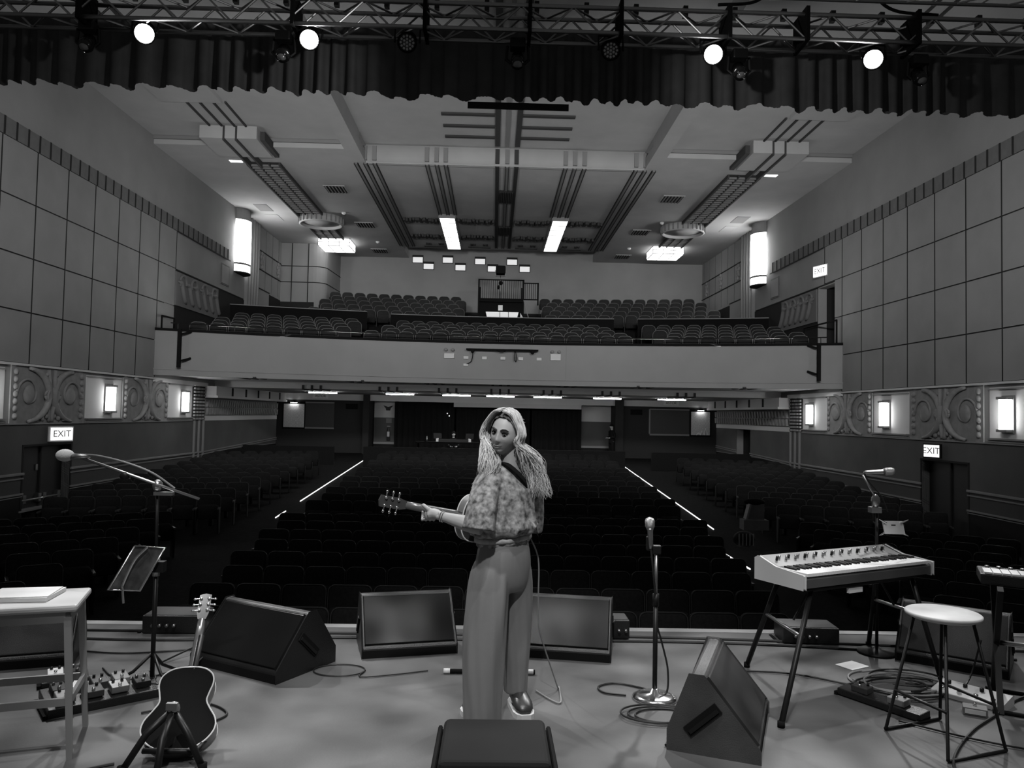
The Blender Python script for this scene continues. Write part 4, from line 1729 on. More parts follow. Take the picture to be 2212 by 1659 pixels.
# straight microphone stand
def mic_at(t, base, d, L=.17, head=.028, m_h=None):
    """microphone: base point, direction"""
    d = Vector(d).normalized()
    q = d.to_track_quat('Z', 'Y').to_matrix().to_4x4()
    b = MB()
    b.lathe([(.010, 0), (.012, .02), (.017, L * .6), (.022, L * .68)], c=base, n=14, M=q)
    b.build('mic_body', M_STEEL, t)
    b = MB()
    b.lathe([(.022, L * .68), (head, L * .74), (head, L * .92), (head * .8, L), (0, L + .008)], c=base, n=16, M=q)
    b.build('mic_grille', m_h or mat('mic_grille_mesh', .55, .35, .9, bump=.5, bscale=500), t)


t = thing('microphone_stand', 'straight microphone stand with a round chrome base, right of the singer', 'microphone stand', (.74, 4.51, 0))
b = MB()
b.lathe([(.0, 0), (.125, 0), (.128, .012), (.10, .026), (.03, .036), (.018, .06), (.012, .06)], n=36)
b.build('round_base', M_CHROME, t)
b = MB()
b.cyl((0, 0, .05), (0, 0, .55), .014, 12)
b.build('lower_pole', M_BLACK, t)
b = MB()
b.cyl((0, 0, .5), (0, 0, .86), .010, 12)
b.build('upper_pole', M_STEEL, t)
b = MB()
b.cyl((0, 0, .53), (0, 0, .60), .019, 12)
b.build('clutch', M_BLACK, t)
b = MB()
b.bb(-.025, .025, -.02, .02, .83, .88)
b.bb(-.06, -.02, -.012, .012, .85, .93)
b.build('mic_clip', M_BLACK, t, bevel=.006)
t2 = thing('microphone', 'silver handheld microphone upright on the straight stand', 'microphone', (.74 - .035, 4.50, .86))
mic_at(t2, (0, 0, 0), (-.05, 0, 1), .175)
cable([(.705, 4.50, .87), (.715, 4.48, .75), (.73, 4.49, .62), (.745, 4.53, .45), (.79, 4.55, .3), (.82, 4.53, .15), (.80, 4.52, .02), (.70, 4.66, .008), (.55, 4.74, .008), (.44, 4.68, .008), (.46, 4.58, .008), (.58, 4.54, .008)], 'cable hanging from the straight microphone stand, coiled at its base')
for i in range(3):
    a0 = i * .7
    pts = [(.74 + (.16 + .02 * i) * math.cos(a) - .02 * i, 4.24 + (.10 + .015 * i) * math.sin(a), .008 + .006 * i) for a in np.linspace(a0, a0 + 6.4, 16)]
    cable(pts, 'coil of cable on the floor before the round mic base, %s loop' % ['inner', 'middle', 'outer'][i], .0055, n=4)

# boom stand left, with a holder
t = thing('microphone_stand', 'boom microphone stand reaching left over the guitar stand', 'microphone stand', (-2.17, 4.6, 0))
b = MB()
b.cyl((0, 0, .06), (0, 0, .7), .013, 10)
b.build('lower_pole', M_BLACK, t)
b = MB()
b.cyl((0, 0, .66), (-.01, 0, 1.15), .009, 10)
b.build('upper_pole', M_BLACK, t)
b = MB()
b.cyl((0, 0, .64), (0, 0, .74), .02, 10)
b.build('clutch', M_STEEL, t)
for a in (200, 320, 80):
    a = math.radians(a)
    b = MB()
    b.tube([(0, 0, .2), (.10 * math.cos(a), .10 * math.sin(a), .10), (.27 * math.cos(a), .27 * math.sin(a), .012)], .009, 8)
    lg = b.build('leg', M_BLACK, t)
    b = MB()
    b.ell((.27 * math.cos(a), .27 * math.sin(a), .016), .016, 8, 6)
    b.build('rubber_foot', M_MATTE, lg)
b = MB()
b.tube([(.235, 0, 1.09), (-.44, -.05, 1.325)], .008, 8)
b.build('boom_arm', M_STEEL, t)
b = MB()
b.ell((-.01, 0, 1.165), (.03, .03, .035), 10, 8)
b.bb(-.02, .09, -.03, .0, 1.11, 1.13)
b.build('boom_clutch', M_STEEL, t)
b = MB()
b.ell((-.19, -.03, 1.22), (.03, .02, .025), 8, 6)
b.build('arm_clamp', M_BLACK, t)
t2 = thing('microphone', 'microphone with a pale windshield at the end of the left boom', 'microphone', (-2.17 - .44, 4.55, 1.33))
b = MB()
b.lathe([(.011, -.06), (.014, 0), (.020, .05)], n=12, M=Matrix.Rotation(-PI / 2 - .05, 4, 'Y'))
b.build('mic_body', M_STEEL, t2)
b = MB()
b.ell((-.085, 0, .004), (.052, .036, .036), 16, 12)
b.build('windshield', mat('windshield_pale', .55, .8, bump=.4, bscale=300), t2)
cable([(-2.60, 4.55, 1.34), (-2.5, 4.54, 1.335), (-2.35, 4.55, 1.30), (-2.2, 4.57, 1.24), (-2.08, 4.6, 1.15)], 'cable running along the left boom arm', .006, M_CABLEG)
t = thing('lyric_holder', 'tilted wire-framed sheet holder clipped to the left boom stand', 'music stand', (-2.25, 4.52, .70))
b = MB()
fr = [(-.02, .02, .12), (.15, .02, .115), (.04, -.03, -.12), (-.14, -.03, -.12), (-.02, .02, .12)]
b.tube(fr, .007, 8)
b.build('wire_frame', M_CHROME, t)
b = MB()
b.add([(-.015, .022, .115), (.145, .022, .11), (.035, -.027, -.115), (-.135, -.027, -.115), (-.015, .03, .115), (.145, .03, .11), (.035, -.02, -.115), (-.135, -.02, -.115)], [(0, 1, 2, 3), (7, 6, 5, 4), (0, 4, 5, 1), (1, 5, 6, 2), (2, 6, 7, 3), (3, 7, 4, 0)])
b.build('sheet', mat('dark_sheet', .04, .5, var=.6, scale=18), t)
b = MB()
b.tube(bez([(.06, .0, .12), (.0, -.02, .05), (-.05, -.04, -.08), (-.05, -.045, -.12), (-.045, -.04, -.19)], 5), .007, 6)
b.build('wire_arm', M_CHROME, t)
b = MB()
b.bb(.06, .14, .03, .08, -.03, .03)
b.build('clamp', M_BLACK, t)

# boom stand right
t = thing('microphone_stand', 'short boom microphone stand behind the keyboard', 'microphone stand', (2.50, 5.44, 0))
b = MB()
b.cyl((0, 0, .04), (0, 0, 1.05), .011, 10)
b.build('pole', M_BLACK, t)
b = MB()
b.lathe([(0, 0), (.13, 0), (.13, .015), (.03, .03), (.012, .05)], n=24)
b.build('round_base', M_BLACK, t)
b = MB()
b.ell((-.01, 0, 1.06), (.035, .03, .05), 8, 6)
b.bb(-.05, .02, -.03, .03, .98, 1.02)
b.build('boom_clutch', M_STEEL, t)
b = MB()
b.tube([(0, 0, 1.07), (-.05, 0, 1.15), (-.10, 0, 1.24)], .008, 8)
b.build('boom_arm', M_STEEL, t)
t2 = thing('microphone', 'long silver microphone on the stand behind the keyboard', 'microphone', (2.35, 5.32, 1.27))
mic_at(t2, (0, 0, 0), (1, -.1, .06), .2, .027)
cable([(2.35, 5.32, 1.27), (2.38, 5.33, 1.22), (2.43, 5.33, 1.16), (2.48, 5.33, 1.1), (2.52, 5.33, 1.0)], 'short cable loop under the microphone behind the keyboard', .005)
t = thing('phone_holder', 'pale card gripped by a spidery holder above the keyboard', 'holder', (2.53, 5.27, .90))
b = MB()
b.box((0, 0, 0), (.14, .01, .09), rx=-.4)
b.build('card', M_PAPER, t)
for sx in (-1, 1):
    for sz in (-1, 1):
        b = MB()
        b.tube([(sx * .05, 0, sz * .03), (sx * .10, -.005, sz * .055)], [.008, .003], 6)
        b.build('claw', M_CHROME, t)
b = MB()
b.bb(-.015, .015, .0, .05, -.02, .02)
b.build('clamp', M_BLACK, t)

# keyboard on its stand
K = Vector((2.06, 4.96, 0))
kz = math.radians(26.5)
t = thing('stage_keyboard', 'pale stage piano with black control panel on the stand at right', 'keyboard', (K.x, K.y, .635), kz)
KW, KD = 1.16, .36
b = MB()
b.prism([(-KD / 2, 0), (-KD / 2, .055), (-KD / 2 + .02, .065), (.0, .075), (KD / 2 - .02, .125), (KD / 2, .115), (KD / 2, 0)], -KW / 2, KW / 2, 'x')
b.build('body', mat('keyboard_body', .08, .45), t, bevel=.006)
for s in (-1, 1):
    b = MB()
    b.prism([(-KD / 2 - .01, -.005), (-KD / 2 - .01, .075), (.02, .09), (KD / 2 - .02, .135), (KD / 2 + .005, .12), (KD / 2 + .005, -.005)], s * KW / 2, s * (KW / 2 + .025), 'x')
    b.build('end_cheek', mat('keyboard_cheek', .55, .5), t, bevel=.005)
b = MB()
b.prism([(.015, .083), (.025, .092), (KD / 2 - .015, .136), (KD / 2 - .02, .124)], -KW / 2 + .01, KW / 2 - .01, 'x')
b.build('control_panel', mat('keyboard_panel', .22, .45), t)
for k in range(44):
    b = MB()
    x = -KW / 2 + .02 + k * (KW - .04) / 44
    b.bb(x + .0015, x + .0245, -KD / 2 - .004, .01, .066, .084)
    b.build('white_key', M_WHITE, t)
for k in range(44):
    if k % 7 in (2, 6):
        continue
    b = MB()
    x = -KW / 2 + .02 + (k + 1) * (KW - .04) / 44
    b.bb(x - .006, x + .006, -.08, .012, .084, .096)
    b.build('black_key', M_BLACK, t)
for k in range(26):
    b = MB()
    x = -KW / 2 + .06 + k * .041
    b.cyl((x, .09 + .02 * (k % 2), .115), (x, .085 + .02 * (k % 2), .140), .008, 8)
    b.build('knob', M_STEEL if k % 3 else M_BLACK, t)
b = MB()
b.bb(-KW / 2, KW / 2, -KD / 2 - .008, -KD / 2, 0, .05)
b.build('front_rail', mat('keyboard_front', .12, .35, .4), t)
t = thing('keyboard_stand', 'dark four-legged keyboard stand under the stage piano', 'stand', (0, 0, 0))
ex = Vector((math.cos(kz), math.sin(kz), 0))
ey = Vector((-math.sin(kz), math.cos(kz), 0))
tops = [K - ex * .47 - ey * .13, K - ex * .47 + ey * .13, K + ex * .47 - ey * .13, K + ex * .47 + ey * .13]
feet = [Vector((1.33, 4.12, 0)), Vector((1.47, 5.1, 0)), Vector((2.62, 4.86, 0)), Vector((2.52, 5.6, 0))]
for a, f in zip(tops, feet):
    p0 = Vector((a.x, a.y, .60))
    b = MB()
    b.tube([p0, p0 + (f - p0) * .3, f + Vector((0, 0, .01))], .016, 10)
    lg = b.build('leg', M_BLACK, t)
    b = MB()
    b.lathe([(.02, 0), (.02, .03)], c=f, n=10)
    b.build('rubber_foot', M_MATTE, lg)
for i in (0, 2):
    p, q = [Vector((tops[i + j].x, tops[i + j].y, .60)) + (feet[i + j] - Vector((tops[i + j].x, tops[i + j].y, .60))) * .36 for j in (0, 1)]
    b = MB()
    b.tube([p, q], .011, 8)
    b.build('cross_brace', M_STEEL, t)
b = MB()
for e in (-.13, .13):
    b.tube([K - ex * .5 + ey * e + Vector((0, 0, .612)), K + ex * .5 + ey * e + Vector((0, 0, .612))], .016, 8)
    b.build('top_rail', M_BLACK, t)
    b = MB()
b.bb(-.06, .06, -.01, .01, -.03, .0)
b.build('stand_tag', M_WHITE, t, loc=tuple(K - ey * .16 - ex * .12 + Vector((0, 0, .60))), rz=kz)
for i in (0, 2):
    p0 = Vector((tops[i].x, tops[i].y, .6)).lerp(Vector((tops[i + 1].x, tops[i + 1].y, .6)), .5)
    b = MB()
    b.tube([p0 + Vector((0, 0, -.2)), p0 + ex * (.16 if i == 0 else -.16)], .007, 6)
    b.build('strut', M_BLACK, t)

# round stool
t = thing('round_stool', 'round pale-topped stool with thin black hairpin legs at right', 'stool', (2.11, 3.97, 0))
b = MB()
b.lathe([(0, .622), (.155, .622), (.178, .634), (.18, .646), (.172, .652), (0, .652)], n=40)
b.build('seat', mat('stool_wood_pale', .62, .5, var=.12, scale=6), t)
SF = [(-.24, .12), (-.13, -.26), (.24, -.13), (.14, .27)]
for i, (fx, fy) in enumerate(SF):
    k = .13 / math.hypot(fx, fy)
    b = MB()
    b.tube([(fx * k, fy * k, .63), (fx * .98, fy * .98, .02), (fx, fy, .009)], .0085, 8)
    b.build('leg', M_BLACK, t)
for i in range(4):
    a, c = SF[i], SF[(i + 1) % 4]
    z = .009 if i % 2 else .22
    k = 1.0 if i % 2 else .83
    b = MB()
    b.tube([(a[0] * k, a[1] * k, z), (c[0] * k, c[1] * k, z)], .008, 8)
    b.build('foot_rail', M_BLACK, t)

# left stool with papers
t = thing('square_stool', 'pale square-topped metal stool at the left edge', 'stool', (-2.42, 3.78, 0), math.radians(18))
M_PALE = mat('pale_metal', .42, .35, .5, .5)
b = MB()
b.bb(-.24, .24, -.19, .19, .665, .70)
b.build('seat', mat('stool_top_pale', .55, .45), t, bevel=.012)
b = MB()
for (x0, x1, y0, y1) in ((-.21, .21, -.17, -.15), (-.21, .21, .15, .17), (-.21, -.19, -.17, .17), (.19, .21, -.17, .17)):
    b.bb(x0, x1, y0, y1, .615, .665)
b.build('apron', M_PALE, t)
for sx in (-1, 1):
    for sy in (-1, 1):
        b = MB()
        b.loft([[(sx * .2 + dx, sy * .16 + dy, .64) for dx, dy in ((-.016, -.016), (.016, -.016), (.016, .016), (-.016, .016))], [(sx * .235 + dx, sy * .195 + dy, .0) for dx, dy in ((-.012, -.012), (.012, -.012), (.012, .012), (-.012, .012))]], smooth=False)
        b.build('leg', M_PALE, t)
for sy in (-1, 1):
    b = MB()
    b.bb(-.225, .225, sy * .182 - .008, sy * .182 + .008, .24, .275)
    b.build('foot_rail', M_PALE, t)
for sx in (-1, 1):
    b = MB()
    b.bb(sx * .222 - .008, sx * .222 + .008, -.18, .18, .24, .275)
    b.build('foot_rail', M_PALE, t)
t2 = thing('paper_pad', 'white pad of papers lying on the square stool', 'paper', (-2.44, 3.80, .702), math.radians(8))
b = MB()
b.bb(-.16, .13, -.11, .12, 0, .018)
b.build('pages', M_PAPER, t2)
b = MB()
b.box((-.01, .0, .021), (.27, .21, .004), rz=.06)
b.build('cover_sheet', M_PAPER, t2)

# instrument on the right edge
t = thing('small_keyboard', 'dark small keyboard on a folding stand at the right edge', 'keyboard', (2.98, 4.40, .70), math.radians(-28))
b = MB()
b.bb(-.35, .45, -.14, .14, 0, .06)
b.build('body', M_CAB, t, bevel=.008)
for k in range(14):
    b = MB()
    b.bb(-.33 + k * .045, -.29 + k * .045, -.135, .02, .06, .07)
    b.build('key', M_WHITE, t)
for k in range(6):
    b = MB()
    b.cyl((-.3 + k * .06, .08, .06), (-.3 + k * .06, .08, .075), .012, 8)
    b.build('knob', M_STEEL, t)
t = thing('folding_stand', 'black folding x stand under the small keyboard at right edge', 'stand', (2.98, 4.40, 0), math.radians(-28))
for s in (-1, 1):
    for e in (-.26, .3):
        b = MB()
        b.box((e, 0, .345), (.03, .04, .82), rx=s * .55)
        b.build('leg', M_BLACK, t)
b = MB()
b.cyl((-.27, 0, .345), (.31, 0, .345), .015, 8)
b.build('pivot_bar', M_STEEL, t)
for s in (-1, 1):
    b = MB()
    b.cyl((-.3, s * .21, .012), (.34, s * .21, .012), .012, 8)
    b.build('foot_bar', M_BLACK, t)


# acoustic guitars -------------------------------------------------
def guitar(name, lab, origin, zax, yax, k=1.0, back=None, head_glint=True):
    """local z = neck, local -y = back of the guitar"""
    z = Vector(zax).normalized()
    y = Vector(yax)
    y = (y - z * y.dot(z)).normalized()
    x = y.cross(z)
    Mx = Matrix((x, y, z)).transposed()
    t = thing(name, lab, 'guitar', origin)
    t.rotation_euler = Mx.to_euler()
    t.scale = (k, k, k)
    ks = [(0, 0), (.02, .09), (.06, .155), (.12, .193), (.18, .188), (.24, .15), (.285, .127), (.33, .134), (.39, .148), (.44, .138), (.475, .10), (.49, .05), (.492, 0)]
    prof = bez([(w, h, 0) for h, w in ks], 4)
    out = [(p.x, p.y) for p in prof] + [(-p.x, p.y) for p in reversed(prof[1:-1])]
    b = MB()
    b.prism(out, -.05, .05, 'y')
    body = b.build('body', back or mat('guitar_back_wood', .035, .3, spec=.5, var=.2, scale=4, stretch=(8, 1, 1), coat=.4), t)
    b = MB()
    b.prism([(a * .985, c * .985 + .004) for a, c in out], .05, .053, 'y')
    b.build('soundboard', mat('guitar_top_wood', .45, .35, spec=.5, coat=.3), t)
    rim = MB()
    n = len(out)
    vs = [(a * 1.004, -.046, c) for a, c in out] + [(a * 1.004, .046, c) for a, c in out]
    rim.add(vs, [(i, (i + 1) % n, n + (i + 1) % n, n + i) for i in range(n)], True)
    rim.build('side_rim', mat('guitar_side_wood', .16, .3, spec=.5, coat=.4), body)
    for yy in (-.049, .05):
        b = MB()
        b.tube([(a, yy, c) for a, c in out] + [(out[0][0], yy, out[0][1])], .0045, 6)
        b.build('binding', mat('guitar_binding', .6, .4), body)
    b = MB()
    b.lathe([(0, .0), (.05, 0), (.05, .001), (0, .001)], c=(0, .0545, .335), n=24, M=Matrix.Rotation(-PI / 2, 4, 'X'))
    b.build('soundhole', M_MATTE, t)
    b = MB()
    b.bb(-.08, .08, .053, .062, .14, .165)
    b.build('bridge', M_DARK, t)
    # neck
    b = MB()
    rings = []
    for zz, r in ((.44, .031), (.5, .028), (.7, .025), (.86, .0225)):
        rings.append([(r * math.cos(a), .045 - r * .85 * math.sin(a) if math.sin(a) > 0 else .045, zz) for a in np.linspace(0, PI, 9)] + [(-r, .052, zz), (r, .052, zz)])
    b.loft(rings)
    b.build('neck', mat('guitar_neck_wood', .10, .3, coat=.3), t)
    b = MB()
    b.bb(-.027, .027, .05, .056, .36, .86)
    b.build('fingerboard', M_DARK, t)
    b = MB()
    b.prism([(-.024, .855), (.024, .855), (.036, .90), (.036, 1.03), (.0, 1.04), (-.036, 1.03), (-.036, .90)], .03, .045, 'y')
    hs = b.build('headstock', mat('guitar_head_wood', .06, .3, coat=.4), t)
    for s in (-1, 1):
        for i in range(3):
            b = MB()
            zz = .915 + i * .042
            b.cyl((s * .03, .028, zz), (s * .055, .03, zz), .004, 6)
            b.ell((s * .062, .03, zz), (.011, .006, .008), 8, 6)
            b.cyl((s * .024, .02, zz), (s * .024, .032, zz), .009, 8)
            b.build('tuner', M_CHROME, hs)
    for i in range(6):
        b = MB()
        b.cyl((-.02 + .008 * i, .063, .15), (-.02 + .008 * i, .05, .9), .0008, 4)
        b.build('string', M_STEEL, t)
    return t


GB = Vector((-1.655, 3.66, .02))
gz = Vector((-.12, .70, .70)).normalized()
guitar('acoustic_guitar', 'acoustic guitar leaning back-side out on a floor stand at left', GB, gz, (-.14, .8, -.6), .84, mat('guitar_back_black', .006, .75, spec=.08))
t = thing('guitar_stand', 'black tripod stand holding the acoustic guitar at left', 'stand', (-1.66, 3.62, 0))
top = Vector((.0, .02, .24))
b = MB()
b.tube([top + Vector((0, .12, -.12)), top + Vector((-.03, .40, .22))], .014, 8)
b.build('neck_post', M_BLACK, t)
for (fx, fy) in ((-.17, -.10), (.02, -.20), (.17, -.06)):
    b = MB()
    b.tube([top, Vector((fx * .5, fy * .6, .16)), Vector((fx, fy, .012))], .016, 8)
    lg = b.build('leg', M_BLACK, t)
    b = MB()
    b.lathe([(.02, 0), (.02, .035)], c=(fx, fy, 0), n=10)
    b.build('rubber_foot', M_MATTE, lg)
b = MB()
b.ell(top, (.03, .03, .035), 10, 8)
b.bb(-.02, .03, -.02, .0, .25, .28)
b.build('hub', M_STEEL, t)
b = MB()
b.tube([(-.12, .10, .07), (-.12, .0, .06), (.12, .0, .06), (.12, .10, .07)], .014, 8)
b.build('cradle', M_BLACK, t)

# pedalboards
def pedalboard(loc, rz, d, lab, pedals):
    t = thing('pedalboard', lab, 'pedalboard', loc, rz, 'pedalboards')
    b = MB()
    b.box((0, 0, d[2] * .5 + .01), (d[0], d[1], d[2]), rx=.08)
    b.build('board', M_CAB, t, bevel=.006)
    b = MB()
    for s in (-1, 1):
        b.bb(s * d[0] / 2 - .02, s * d[0] / 2, -d[1] / 2, d[1] / 2, 0, .02)
        b.build('foot', M_MATTE, t)
        b = MB()
    for (x, y, w, h, m_, lb) in pedals:
        p = thing('effect_pedal', lb, 'pedal', (0, 0, 0), 0, 'effect pedals')
        c, s_ = math.cos(rz), math.sin(rz)
        p.location = (loc[0] + x * c - y * s_, loc[1] + x * s_ + y * c, d[2] + .012)
        p.rotation_euler = (.08, 0, rz)
        b2 = MB()
        b2.bb(-w / 2, w / 2, -h / 2, h / 2, 0, .035)
        b2.build('housing', m_, p, bevel=.004)
        for kx in (-w / 4, w / 4):
            b2 = MB()
            b2.cyl((kx, h * .28, .035), (kx, h * .28, .05), .008, 8)
            b2.build('knob', M_BLACK if m_ is not M_BLACK else M_STEEL, p)
        b2 = MB()
        b2.cyl((0, -h * .3, .035), (0, -h * .3, .048), .009, 8)
        b2.build('foot_switch', M_CHROME, p)


MP = [M_STEEL, M_WHITE, M_BLACK, mat('pedal_grey', .2, .4), mat('pedal_dark', .04, .4)]
pedalboard((-2.36, 4.40, 0), math.radians(38), (.56, .30, .05), 'crowded pedalboard on the floor beside the left stool', [(-.2, .07, .07, .11, MP[2], 'black effect pedal at the far left corner of left pedalboard'), (-.11, .07, .07, .11, MP[0], 'silver effect pedal in the back row of left pedalboard'), (0, .07, .08, .11, MP[4], 'dark effect pedal in the back middle of left pedalboard'), (.11, .07, .08, .11, MP[3], 'grey effect pedal in the back row of left pedalboard'), (-.19, -.07, .09, .10, MP[3], 'grey effect pedal at the front left of left pedalboard'), (-.06, -.07, .10, .10, MP[4], 'dark effect pedal in the front row of left pedalboard'), (.07, -.07, .09, .10, MP[0], 'silver effect pedal in the front row of left pedalboard'), (.19, -.06, .08, .10, MP[2], 'black effect pedal at the front right of left pedalboard')])
pedalboard((-2.70, 4.66, 0), math.radians(30), (.24, .14, .03), 'small pedal plank behind the left stool legs', [(-.05, 0, .08, .10, MP[1], 'white effect pedal behind the left stool'), (.06, 0, .08, .10, MP[2], 'black effect pedal behind the left stool')])
pedalboard((2.02, 4.42, 0), math.radians(-58), (.50, .10, .04), 'long narrow pedal plank left of the round stool', [(-.12, 0, .10, .07, MP[4], 'dark effect pedal on the narrow plank, far end'), (.10, 0, .10, .07, MP[3], 'grey effect pedal on the narrow plank, near end')])
t = thing('multi_effects_unit', 'white multi-effects unit with footswitches behind the round stool', 'pedal', (2.62, 4.55, .0), math.radians(-52))
b = MB()
b.prism([(-.09, 0), (-.09, .03), (.09, .06), (.09, 0)], -.19, .19, 'x')
b.build('housing', mat('unit_white', .5, .4), t, bevel=.005)
for k in range(4):
    b = MB()
    b.cyl((-.14 + k * .09, -.05, .035), (-.14 + k * .09, -.05, .055), .013, 10)
    b.build('foot_switch', M_CHROME, t)
    b = MB()
    b.cyl((-.14 + k * .09, .04, .05), (-.14 + k * .09, .04, .07), .012, 10)
    b.build('knob', M_BLACK, t)
t = thing('effect_pedal', 'small pale pedal beside the white multi-effects unit', 'pedal', (2.50, 4.33, 0), -.5)
b = MB()
b.bb(-.06, .06, -.04, .04, .0, .045)
b.build('housing', MP[3], t, bevel=.004)
b = MB()
b.bb(-.05, .05, -.042, -.038, .012, .036)
b.build('label_strip', M_WHITE, t)
b = MB()
b.cyl((0, .01, .045), (0, .01, .06), .01, 8)
b.build('foot_switch', M_CHROME, t)
b = MB()
b.box((0, 0, .003), (.17, .13, .004), rz=.5)
tag(b.build('paper_sheet', M_PAPER, loc=(2.19, 5.15, 0)), 'white sheet of paper on the floor behind the keyboard legs', 'paper')
# black tube on the floor behind the singer
t = thing('floor_tube', 'black rod with pale taped ends on the floor beyond the singer', 'rod', (-.2, 4.9, .016))
b = MB()
b.cyl((-.26, 0, 0), (.27, 0, 0), .014, 10)
b.build('rod', M_MATTE, t)
for x0, x1 in ((-.30, -.26), (.22, .26)):
    b = MB()
    b.cyl((x0, 0, 0), (x1, 0, 0), .016, 10)
    b.build('tape', M_WHITE, t)

# cables on the floor
cable([(-3.6, 5.55, .008), (-2.5, 5.5, .008), (-1.2, 5.62, .008), (0, 5.6, .008), (1.0, 5.62, .008), (2.0, 5.55, .008), (3.4, 5.3, .008)], 'long dark cable along the stage edge, nearer one', .010)
cable([(-3.6, 5.72, .008), (-1.8, 5.72, .008), (-.4, 5.74, .008), (1.2, 5.72, .008), (2.4, 5.62, .008), (3.6, 5.5, .008)], 'long dark cable along the stage edge, farther one', .010)
cable([(-2.3, 5.0, .008), (-2.15, 5.25, .05), (-2.0, 5.1, .12), (-2.05, 4.95, .03), (-2.2, 4.8, .008), (-2.35, 4.6, .02)], 'cable rising to the sideways monitor')
cable([(-3.0, 5.25, .008), (-2.6, 5.2, .008), (-2.2, 5.3, .008), (-1.9, 5.4, .008)], 'thin cable behind the left pedalboard', .006)
cable([(-2.6, 4.9, .008), (-2.45, 4.75, .008), (-2.3, 4.85, .008), (-2.2, 4.7, .008), (-2.3, 4.55, .03)], 'tangled cable between the left pedals', .006)
cable([(-2.75, 4.5, .008), (-2.55, 4.45, .008), (-2.5, 4.6, .008), (-2.6, 4.75, .008), (-2.8, 4.65, .008)], 'looped cable behind the stool legs at left', .006, M_CABLEG)
cable([(-2.05, 4.2, .008), (-1.8, 4.35, .008), (-1.6, 4.2, .008), (-1.7, 4.0, .008)], 'cable curling behind the floor guitar', .006)
cable([(-1.15 + .16 * math.cos(a), 4.92 + .11 * math.sin(a), .007) for a in np.linspace(0, 6.2, 14)] + [(-1.0, 4.8, .007), (-.8, 4.85, .007), (-.6, 4.93, .007)], 'thin cable ring on the floor beside the sideways monitor', .004, n=4)
for i in range(7):
    cx, cy = 2.3 + .1 * math.sin(i * 2.1), 4.75 + .1 * math.cos(i * 1.7)
    rx, ry = .26 + .05 * math.sin(i), .16 + .04 * math.cos(i * 2)
    cable([(cx + rx * math.cos(a + i), cy + ry * math.sin(a + i), .008 + .006 * i) for a in np.linspace(0, 5.4, 12)], 'cable loop heaped behind the round stool, %s from the bottom' % ordinal(i + 1), .006, M_CABLEG if i % 3 == 0 else None, 4)
cable([(2.9, 4.9, .25), (2.75, 4.8, .02), (2.5, 4.6, .01), (2.2, 4.6, .01), (2.0, 4.75, .01), (1.7, 4.95, .01), (1.3, 5.0, .01)], 'cable trailing from the mesh monitor past the keyboard legs')
cable([(3.2, 4.7, .01), (2.9, 4.55, .01), (2.6, 4.3, .01), (2.3, 4.05, .01), (2.0, 3.7, .01), (1.9, 3.4, .01)], 'straight cable crossing the floor under the round stool', .007)
cable([(2.0, 4.2, .01), (2.3, 3.95, .01), (2.6, 3.8, .01), (2.9, 3.75, .01)], 'thin cable between the round stool legs', .005)
cable([(.95, 4.25, .01), (.8, 4.1, .01), (.72, 3.98, .01), (.66, 3.86, .01)], 'short cable running under the scuffed monitor', .007)
cable([(-3.0, 3.9, .01), (-2.6, 3.55, .01), (-2.2, 3.45, .01), (-1.9, 3.6, .01)], 'cable on the floor under the square stool', .007)

# white carton and bag on the front right seats
t = thing('white_carton', 'open white carton sitting on a right stalls seat', 'box', (5.62, 17.2, -.82))
b = MB()
b.bb(-.28, .28, -.15, .15, 0, .22)
b.build('lower_box', M_BAND, t)
b = MB()
b.bb(-.14, .22, -.02, .14, .22, .56)
b.build('upper_box', M_BAND, t)
b = MB()
b.box((-.16, -.02, .4), (.04, .2, .34), ry=.25)
b.build('flap', M_RAIL, t)
b = MB()
b.ell((.02, .06, .6), (.24, .12, .08), 12, 8)
b.build('dark_cloth', M_MATTE, t)
t = thing('striped_bag', 'crumpled striped bag on a stalls seat below the carton', 'bag', (5.1, 16.3, -1.05))
b = MB()
b.ell((0, 0, .15), (.24, .15, .17), 14, 10)
b.build('sack', M_DARK, t)
for k in range(5):
    b = MB()
    x = -.15 + k * .075
    b.tube([(x, -.155 + .3 * x * x, .04), (x, -.16 + .3 * x * x, .16), (x + .01, -.12, .28)], .012, 6)
    b.build('stripe', M_WALL, t)

# ================================================================== PEOPLE
M_SKIN = mat('skin', .42, .5, spec=.35, var=.04, scale=12)
M_HAIR = mat('hair_fair', .55, .5, spec=.5, var=.45, scale=14, stretch=(6, 6, .6))
M_HAIRDK = mat('hair_dark', .03, .5, spec=.4)
M_SHIRT = mat('blouse_mottled', .24, .75, spec=.2, var=.75, scale=34, bump=.9, bscale=13)
M_PANTS = mat('trousers_satin', .20, .42, spec=.5, var=.05, scale=4)


def V(*a):
    return Vector(a)


def ring_e(c, u, v, ru, rv, n=24, fold=0, nf=7, ph=0):
    c, u, v = Vector(c), Vector(u).normalized(), Vector(v).normalized()
    out = []
    for j in range(n):
        a = 2 * PI * j / n
        k = 1 + fold * math.sin(nf * a + ph) + fold * .6 * math.sin((nf * 2 + 1) * a - ph * 1.7)
        out.append(c + (u * ru * math.cos(a) + v * rv * math.sin(a)) * k)
    return out


def dense(rows, k=5):
    """interpolate rows of numbers smoothly (Catmull-Rom)"""
    R = [np.array(r, float) for r in rows]
    R = [2 * R[0] - R[1]] + R + [2 * R[-1] - R[-2]]
    out = []
    for i in range(1, len(R) - 2):
        a, b_, c, d = R[i - 1], R[i], R[i + 1], R[i + 2]
        for q in range(k):
            t = q / k
            out.append(.5 * (2 * b_ + (c - a) * t + (2 * a - 5 * b_ + 4 * c - d) * t * t + (3 * b_ - a - 3 * c + d) * t ** 3))
    out.append(R[-2])
    return out


